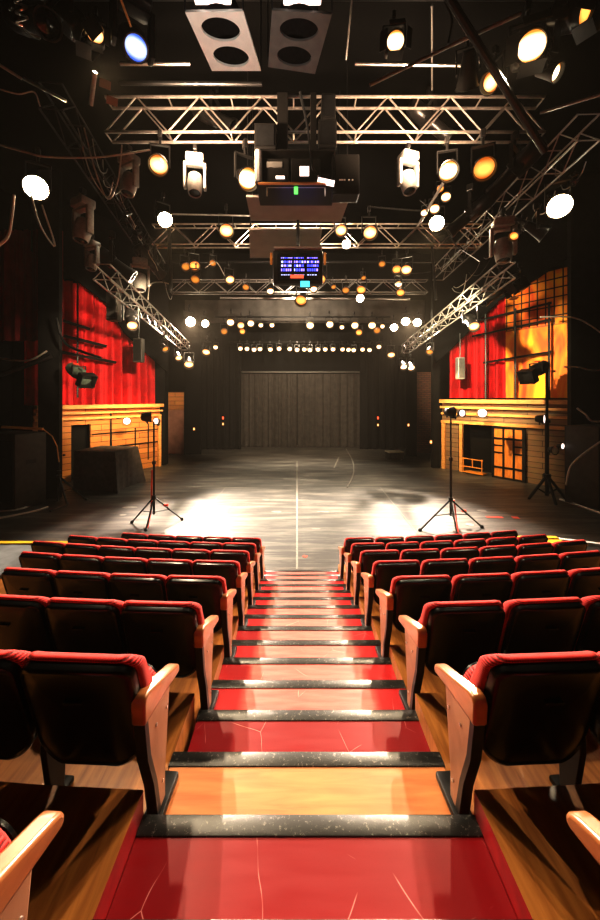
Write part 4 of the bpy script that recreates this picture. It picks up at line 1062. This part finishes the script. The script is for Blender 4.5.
# ------------------------------------------------------------------ hung plates, panels, monitor, cage
def plate(label, near, far, h, mat):
    """flat plate with two round holes, hung level; corners given as near-left, near-right, far-left, far-right"""
    nl, nr, fl_, fr = [Vector((p[0], p[1])) for p in (*near, *far)]
    c = (nl+nr+fl_+fr)/4
    t = thing('twin_hole_plate', label, 'plate', (c.x, c.y, EYE+h))
    cu = bpy.data.curves.new('plate', 'CURVE'); cu.dimensions = '2D'; cu.fill_mode = 'BOTH'; cu.extrude = .02
    def spl(pts):
        s = cu.splines.new('POLY'); s.points.add(len(pts)-1); s.use_cyclic_u = True
        for p, q in zip(s.points, pts): p.co = (q[0], q[1], 0, 1)
    spl([nl-c, nr-c, fr-c, fl_-c])
    for f in (.27, .73):
        l = nl.lerp(fl_, f); r = nr.lerp(fr, f); ctr = (l+r)/2-c; u = (r-l)*.34; v = (fl_-nl)*.19
        spl([ctr+u*math.cos(2*math.pi*k/32)+v*math.sin(2*math.pi*k/32) for k in range(32)])
    tmp = bpy.data.objects.new('tmp', cu); COL.objects.link(tmp)
    dg = bpy.context.evaluated_depsgraph_get(); dg.update()
    me = bpy.data.meshes.new_from_object(tmp.evaluated_get(dg)); bpy.data.objects.remove(tmp); bpy.data.curves.remove(cu)
    me.materials.clear(); me.materials.append(mat)
    o = bpy.data.objects.new('plate', me); COL.objects.link(o); o.parent = t
    for f in (.27, .73):
        l = nl.lerp(fl_, f); r = nr.lerp(fr, f); ctr = (l+r)/2-c
        b = MB(); b.lathe([(.02, .34), (.30, .30), (.36, .25), (.30, .27), (.05, .31)], (ctr.x, ctr.y, 0), (0, 0, 1), 24); b.build('lamp_well', M['leg_black'], t, True)
    mid = (nl+nr)/2-c
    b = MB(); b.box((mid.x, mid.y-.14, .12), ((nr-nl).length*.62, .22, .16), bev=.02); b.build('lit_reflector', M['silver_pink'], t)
    for q in (nl, nr, fl_, fr):
        b = MB(); b.cyl((q.x-c.x, q.y-c.y, 0), (q.x-c.x, q.y-c.y, 3.36), .012, n=6); b.build('suspension_wire', M['black_metal'], t)
    return t
h = 6.0
def H(px, py, h): Y = h*F/(CY-py); return ((px-CX)*Y/F, Y)
plate('pale hanging plate with two large round holes at top', (H(185, 11, h), H(243, 10, h)), (H(212, 70, h), H(261, 70, h)), h, M['plate_pale'])
plate('dark grey hanging plate with two large round holes at top', (H(272, 9, h), H(332, 13, h)), (H(268, 66, h), H(315, 73, h)), h, M['plate_grey'])
def hpanel(label, near, far, h, mat):
    nl, nr, fl_, fr = [Vector((*H(*p, h), EYE+h)) for p in (*near, *far)]; c = (nl+nr+fl_+fr)/4
    t = thing('ceiling_panel', label, 'panel', c)
    b = MB(); b.prism([(q-c).xy[:] for q in (nl, nr, fr, fl_)], 0, .06); b.build('board', mat, t)
    for q in (nl, nr, fl_, fr):
        b = MB(); b.cyl((q-c)*.97+Vector((0, 0, .05)), (q-c)*.97+Vector((0, 0, 4.0)), .015, n=6); b.build('suspension_wire', M['black_metal'], t)
hpanel('grey flat ceiling panel above the monitor, nearer of two', ((246, 197), (349, 200)), ((251, 221), (341, 222)), 5.4, M['panel_underside'])
hpanel('grey flat ceiling panel above the monitor, farther of two', ((249, 230), (322, 230)), ((250, 258), (318, 258)), 5.4, M['panel_underside'])
# monitor
mp_ = P(298, 267, 10.6)
t = thing('hanging_monitor', 'black hanging monitor with rows of blue figures on its screen', 'monitor', mp_)
s = 10.6/F
b = MB(); b.box((0, .12, 0), (50*s, .22, 33*s), bev=.03); b.build('casing', M['fixture'], t, True)
b = MB(); b.box((0, 0, 0), (41*s, .012, 27*s)); sn = b.build('screen', M['screen'], t); sn.location = (0, .0, 0)
b = MB(); rnd = random.Random(4)
for row, (zz, hh) in enumerate(((9, 1.2), (5, 2.6), (1.2, 2.6), (-3, 3.2), (-8, 1))):
    for k in range(3):
        x = -17+k*13; xe = x+10
        while x < xe:
            w = rnd.choice((1.2, 1.8, 2.4))
            b.mi = rnd.choice((0, 0, 1, 2)) if row < 4 else 2
            b.box(((x+w/2)*s, -.012, zz*s), (w*.85*s, .006, hh*.8*s)); x += w+.5
b.build('figures', [M['blue'], M['violet'], M['pale_blue']], t)
b = MB(); b.cyl((.0, .15, 16*s), (0, .15, 70*s), .05, n=8); b.build('drop_pole', M['black_metal'], t, True)
b = MB(); b.box((0, .1, 19*s), (48*s, .3, .06), bev=.01); b.build('top_hood', M['panel_underside'], t)
for sx in (-1, 1):
    b = MB(); b.box((sx*27*s, .05, 9*s), (.07, .12, .34), bev=.02); b.build('side_lamp', M['L_dim'], t)
for px, py, Y, w, hh, mt, lb in ((297, 276.5, 10.4, 13, 3.2, 'red_led', 'glowing orange red sign light under the monitor'), (305, 284, 10.5, 9, 6, 'cyan', 'glowing cyan display under the monitor')):
    t = thing('indicator_light', lb, 'indicator', P(px, py, Y)); s2 = Y/F
    b = MB(); b.box((0, .05, 0), (w*s2+.03, .08, hh*s2+.03), bev=.01); b.build('casing', M['fixture'], t)
    b = MB(); b.box((0, .0, 0), (w*s2, .02, hh*s2), bev=.006); b.build('lit_face', M[mt], t)
# projector cage
Y = 8.4; s = Y/F
t = thing('projector_cage', 'black equipment cage hanging below the middle of the first truss', 'projector', P(296, 165, Y))
b = MB(); b.box((0, .55, 18*s), (80*s, .9, .03)); b.box((0, .55, -17*s), (80*s, .9, .03)); b.box((-39.5*s, .55, 0), (.03, .9, 35*s)); b.box((39.5*s, .55, 0), (.03, .9, 35*s)); b.box((0, 1.0, 0), (80*s, .02, 35*s)); b.build('frame', M['fixture'], t)
b = MB(); b.box((-22*s, .4, -2*s), (30*s, .5, 26*s), bev=.02); b.box((10*s, .4, -2*s), (30*s, .5, 26*s), bev=.02); b.build('projector_body', M['fixture'], t)
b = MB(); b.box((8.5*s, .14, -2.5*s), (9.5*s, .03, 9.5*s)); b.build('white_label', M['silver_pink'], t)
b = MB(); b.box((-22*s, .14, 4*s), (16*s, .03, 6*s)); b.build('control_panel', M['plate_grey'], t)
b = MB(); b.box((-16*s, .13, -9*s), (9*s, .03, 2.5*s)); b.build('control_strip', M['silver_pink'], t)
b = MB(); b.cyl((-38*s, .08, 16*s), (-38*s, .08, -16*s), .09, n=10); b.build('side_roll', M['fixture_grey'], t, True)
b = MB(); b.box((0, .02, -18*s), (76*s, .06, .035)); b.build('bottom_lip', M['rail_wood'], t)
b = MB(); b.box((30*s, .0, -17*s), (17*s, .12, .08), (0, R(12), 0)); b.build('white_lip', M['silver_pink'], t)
for x0, w in ((-14, 11), (18, 6)):
    b = MB(); b.box((x0*s, .35, 50*s), (w*s, .2, 64*s), bev=.01); b.build('hanger_post', M['fixture'], t)
for px, py, w, hh, lb in ((265, 134, 22, 26, 'black box speaker on top of the projector cage at left'), (328, 131, 18, 28, 'black box speaker on top of the projector cage at right'), (329, 104, 14, 26, 'upper black box hanging above the right box speaker')):
    t = thing('box_speaker', lb, 'speaker', P(px, py, 8.4)); b = MB(); b.box((0, .3, 0), (w*s, .5, hh*s), bev=.02); b.build('cabinet', M['fixture'], t)
    b = MB(); b.box((0, .04, 0), (w*s*.8, .02, hh*s*.8)); b.build('grille', M['leg_black'], t)
t = thing('control_box', 'black control box with tiny white marks right of the projector cage', 'control box', P(346, 182, 8.6)); s = 8.6/F
b = MB(); b.box((0, .2, 8*s), (27*s, .4, 40*s), bev=.02); b.build('cabinet', M['fixture'], t)
b = MB()
for x, w in ((-5, 4), (-1.5, 2), (3, 1.6), (6.5, 1.6)): b.box((x*s, -.005, 2*s), (w*s, .01, 1.4*s))
b.build('white_marks', M['white'], t)
t = thing('light_bracket', 'thin frame with a green light below the projector cage', 'frame', P(296, 188, 8.6)); s = 8.6/F
b = MB(); b.cyl((-29*s, 0, 9*s), (-29*s, 0, -8*s), .02, n=6); b.cyl((29*s, 0, 9*s), (29*s, 0, -8*s), .02, n=6); b.cyl((-29*s, 0, 1*s), (29*s, 0, 1*s), .02, n=6); b.build('tubes', M['chrome'], t)
b = MB(); b.box((0, -.02, -3*s), (4*s, .04, 7*s), bev=.008); b.build('green_light', M['green'], t)
# dark hanging loudspeakers
for px, py, Y, w, hh, lb in ((111, 298, 12.5, 11, 44, 'slim dark loudspeaker hanging before the left red curtain'), (137, 350, 17, 9, 24, 'slim dark speaker hanging at the far side of the left curtain'),
                             (462, 368, 17.5, 7, 22, 'slim pale speaker hanging before the right red curtain')):
    t = thing('hanging_speaker', lb, 'speaker', P(px, py, Y)); s = Y/F
    b = MB(); b.box((0, .2, 0), (w*s, .35, hh*s), bev=.03); b.build('cabinet', M['speaker_black'] if px < 400 else M['fixture_grey'], t)
    b = MB(); b.box((0, .02, 0), (w*s*.8, .02, hh*s*.88)); b.build('grille', M['plate_grey'] if px > 400 else M['fixture'], t)
    b = MB(); b.cyl((0, .2, hh*s*.5), (0, .2, hh*s*.5+1.2), .03, n=6); b.build('drop_pole', M['black_metal'], t)
# small white exit-style guide lights upstage
for px, py, Y, mt, lb in ((194, 429, 25.3, 'white', 'small white light on the narrow left masking flat'), (223, 418, 27.8, 'red_led', 'tiny red light on the left black drape'), (223, 424, 27.8, 'white', 'tiny white light on the left black drape'),
                          (378, 418, 27.8, 'red_led', 'tiny red light on the right black drape'), (378, 425, 27.8, 'white', 'tiny white light on the right black drape'), (408.5, 425, 24.5, 'white', 'small white light on the narrow right masking flat'),
                          (431, 442, 20.4, 'white', 'small white light on the right upstage pillar')):
    b = MB(); b.box((0, 0, 0), (.12, .06, .2), bev=.02); o = b.build('guide_light', M['L_white'] if mt == 'white' else M[mt]); o.location = P(px, py, Y-.08); tag(o, lb, 'light')

# ------------------------------------------------------------------ lights
def spot(pos, tgt, W, size=60, blend=.5, col=(1, .82, .58), rad=.12):
    l = bpy.data.lights.new('spot', 'SPOT'); l.energy = W; l.spot_size = R(size); l.spot_blend = blend; l.color = col; l.shadow_soft_size = rad
    o = bpy.data.objects.new('spot', l); COL.objects.link(o); o.location = pos
    o.rotation_euler = (Vector(tgt)-Vector(pos)).to_track_quat('-Z', 'Y').to_euler(); return o
WARM = (1, .80, .55)
# onto the audience from the lamps high over the front of the house
spot(P(528, 60, 6.8), (-.4, 2.6, 1.6), 3000, 62, .6, WARM)
spot(P(100, 60, 6.8), (.4, 2.6, 1.6), 2500, 62, .6, WARM)
spot(P(394, 52, 7), (0, 3.6, 1.4), 1800, 50, .7, WARM)
spot(P(437, 228, 12.8), (0, 4.8, 1), 3600, 50, .6, WARM)
spot(P(165, 224, 11.8), (0, 4.8, 1), 3200, 50, .6, WARM)
spot(P(190, 322, 21.6), (-.3, 6.2, .4), 23000, 58, .5, (1, .83, .68))
spot(P(411, 322, 21.6), (.3, 6.2, .4), 23000, 58, .5, (1, .83, .68))
# stage pools
spot((-3.6, 15.0, 10.5), (-3.7, 12.0, 0), 10000, 27, 1, (1, .92, .76))
spot((4.2, 15.0, 10.5), (4.2, 12.0, 0), 10000, 27, 1, (1, .92, .76))
spot((0, 19, 10), (0, 17.5, 0), 15000, 85, .9, (1, .88, .70))
spot((0, 12, 10.6), (0, 9.5, 0), 1800, 60, .9, (1, .92, .78))
spot((0, 17.5, 8.0), (0, 28, 2.0), 9000, 84, .9, (1, .80, .58))
spot((0, 18, 9), (0, 24.5, 10.3), 3500, 80, .9, (1, .85, .66))  # added light to bring up the grey border, not a stage pool
# galleries
spot((-2.2, 8.5, 6.8), (-9.4, 18.6, 5.9), 9000, 44, .6, (1, .80, .55))  # added free-floating light for the left curtain, no fixture hangs here
spot((2.6, 8.5, 6.8), (9.9, 18.2, 6.2), 11000, 40, .6, (1, .84, .55))  # likewise added in mid-air for the right gallery, no lamp modelled
spot((-4.5, 15.5, 7.0), (-9.2, 19.2, 1.6), 4200, 50, .8, (1, .70, .36))
spot((4.6, 15.5, 7.0), (9.6, 18.8, 1.6), 4200, 50, .8, (1, .70, .36))
# trusses lit from the house side
spot((-2.5, 7.2, 9.6), (-1.5, 9.4, 11.5), 2600, 120, .8, (1, .72, .5), .3)
spot((3.0, 7.2, 9.6), (2.5, 9.4, 11.5), 2600, 120, .8, (1, .72, .5), .3)
spot((0, 13.0, 9.6), (0, 15.2, 11.2), 4000, 130, .8, (1, .78, .6), .3)
spot((-1.0, 3.4, 7.2), (-1.0, 6.0, 10.1), 300, 60, .8, (1, .95, .88), .3)

w = bpy.data.worlds.new('world'); sc.world = w; w.use_nodes = True
w.node_tree.nodes['Background'].inputs[0].default_value = (.9, .8, .7, 1); w.node_tree.nodes['Background'].inputs[1].default_value = .003
vs = w.node_tree.nodes.new('ShaderNodeVolumeScatter'); vs.inputs['Density'].default_value = .0005; vs.inputs['Anisotropy'].default_value = .35
vs.inputs['Color'].default_value = (1, .86, .66, 1)
w.node_tree.links.new(vs.outputs[0], [n for n in w.node_tree.nodes if n.type == 'OUTPUT_WORLD'][0].inputs['Volume'])
sc.view_settings.view_transform = 'Standard'; sc.view_settings.look = 'None'
sc.view_settings.exposure = .35; sc.view_settings.gamma = .78
sc.cycles.use_denoising = True
sc.cycles.max_bounces = 6
sc.cycles.sample_clamp_indirect = 6
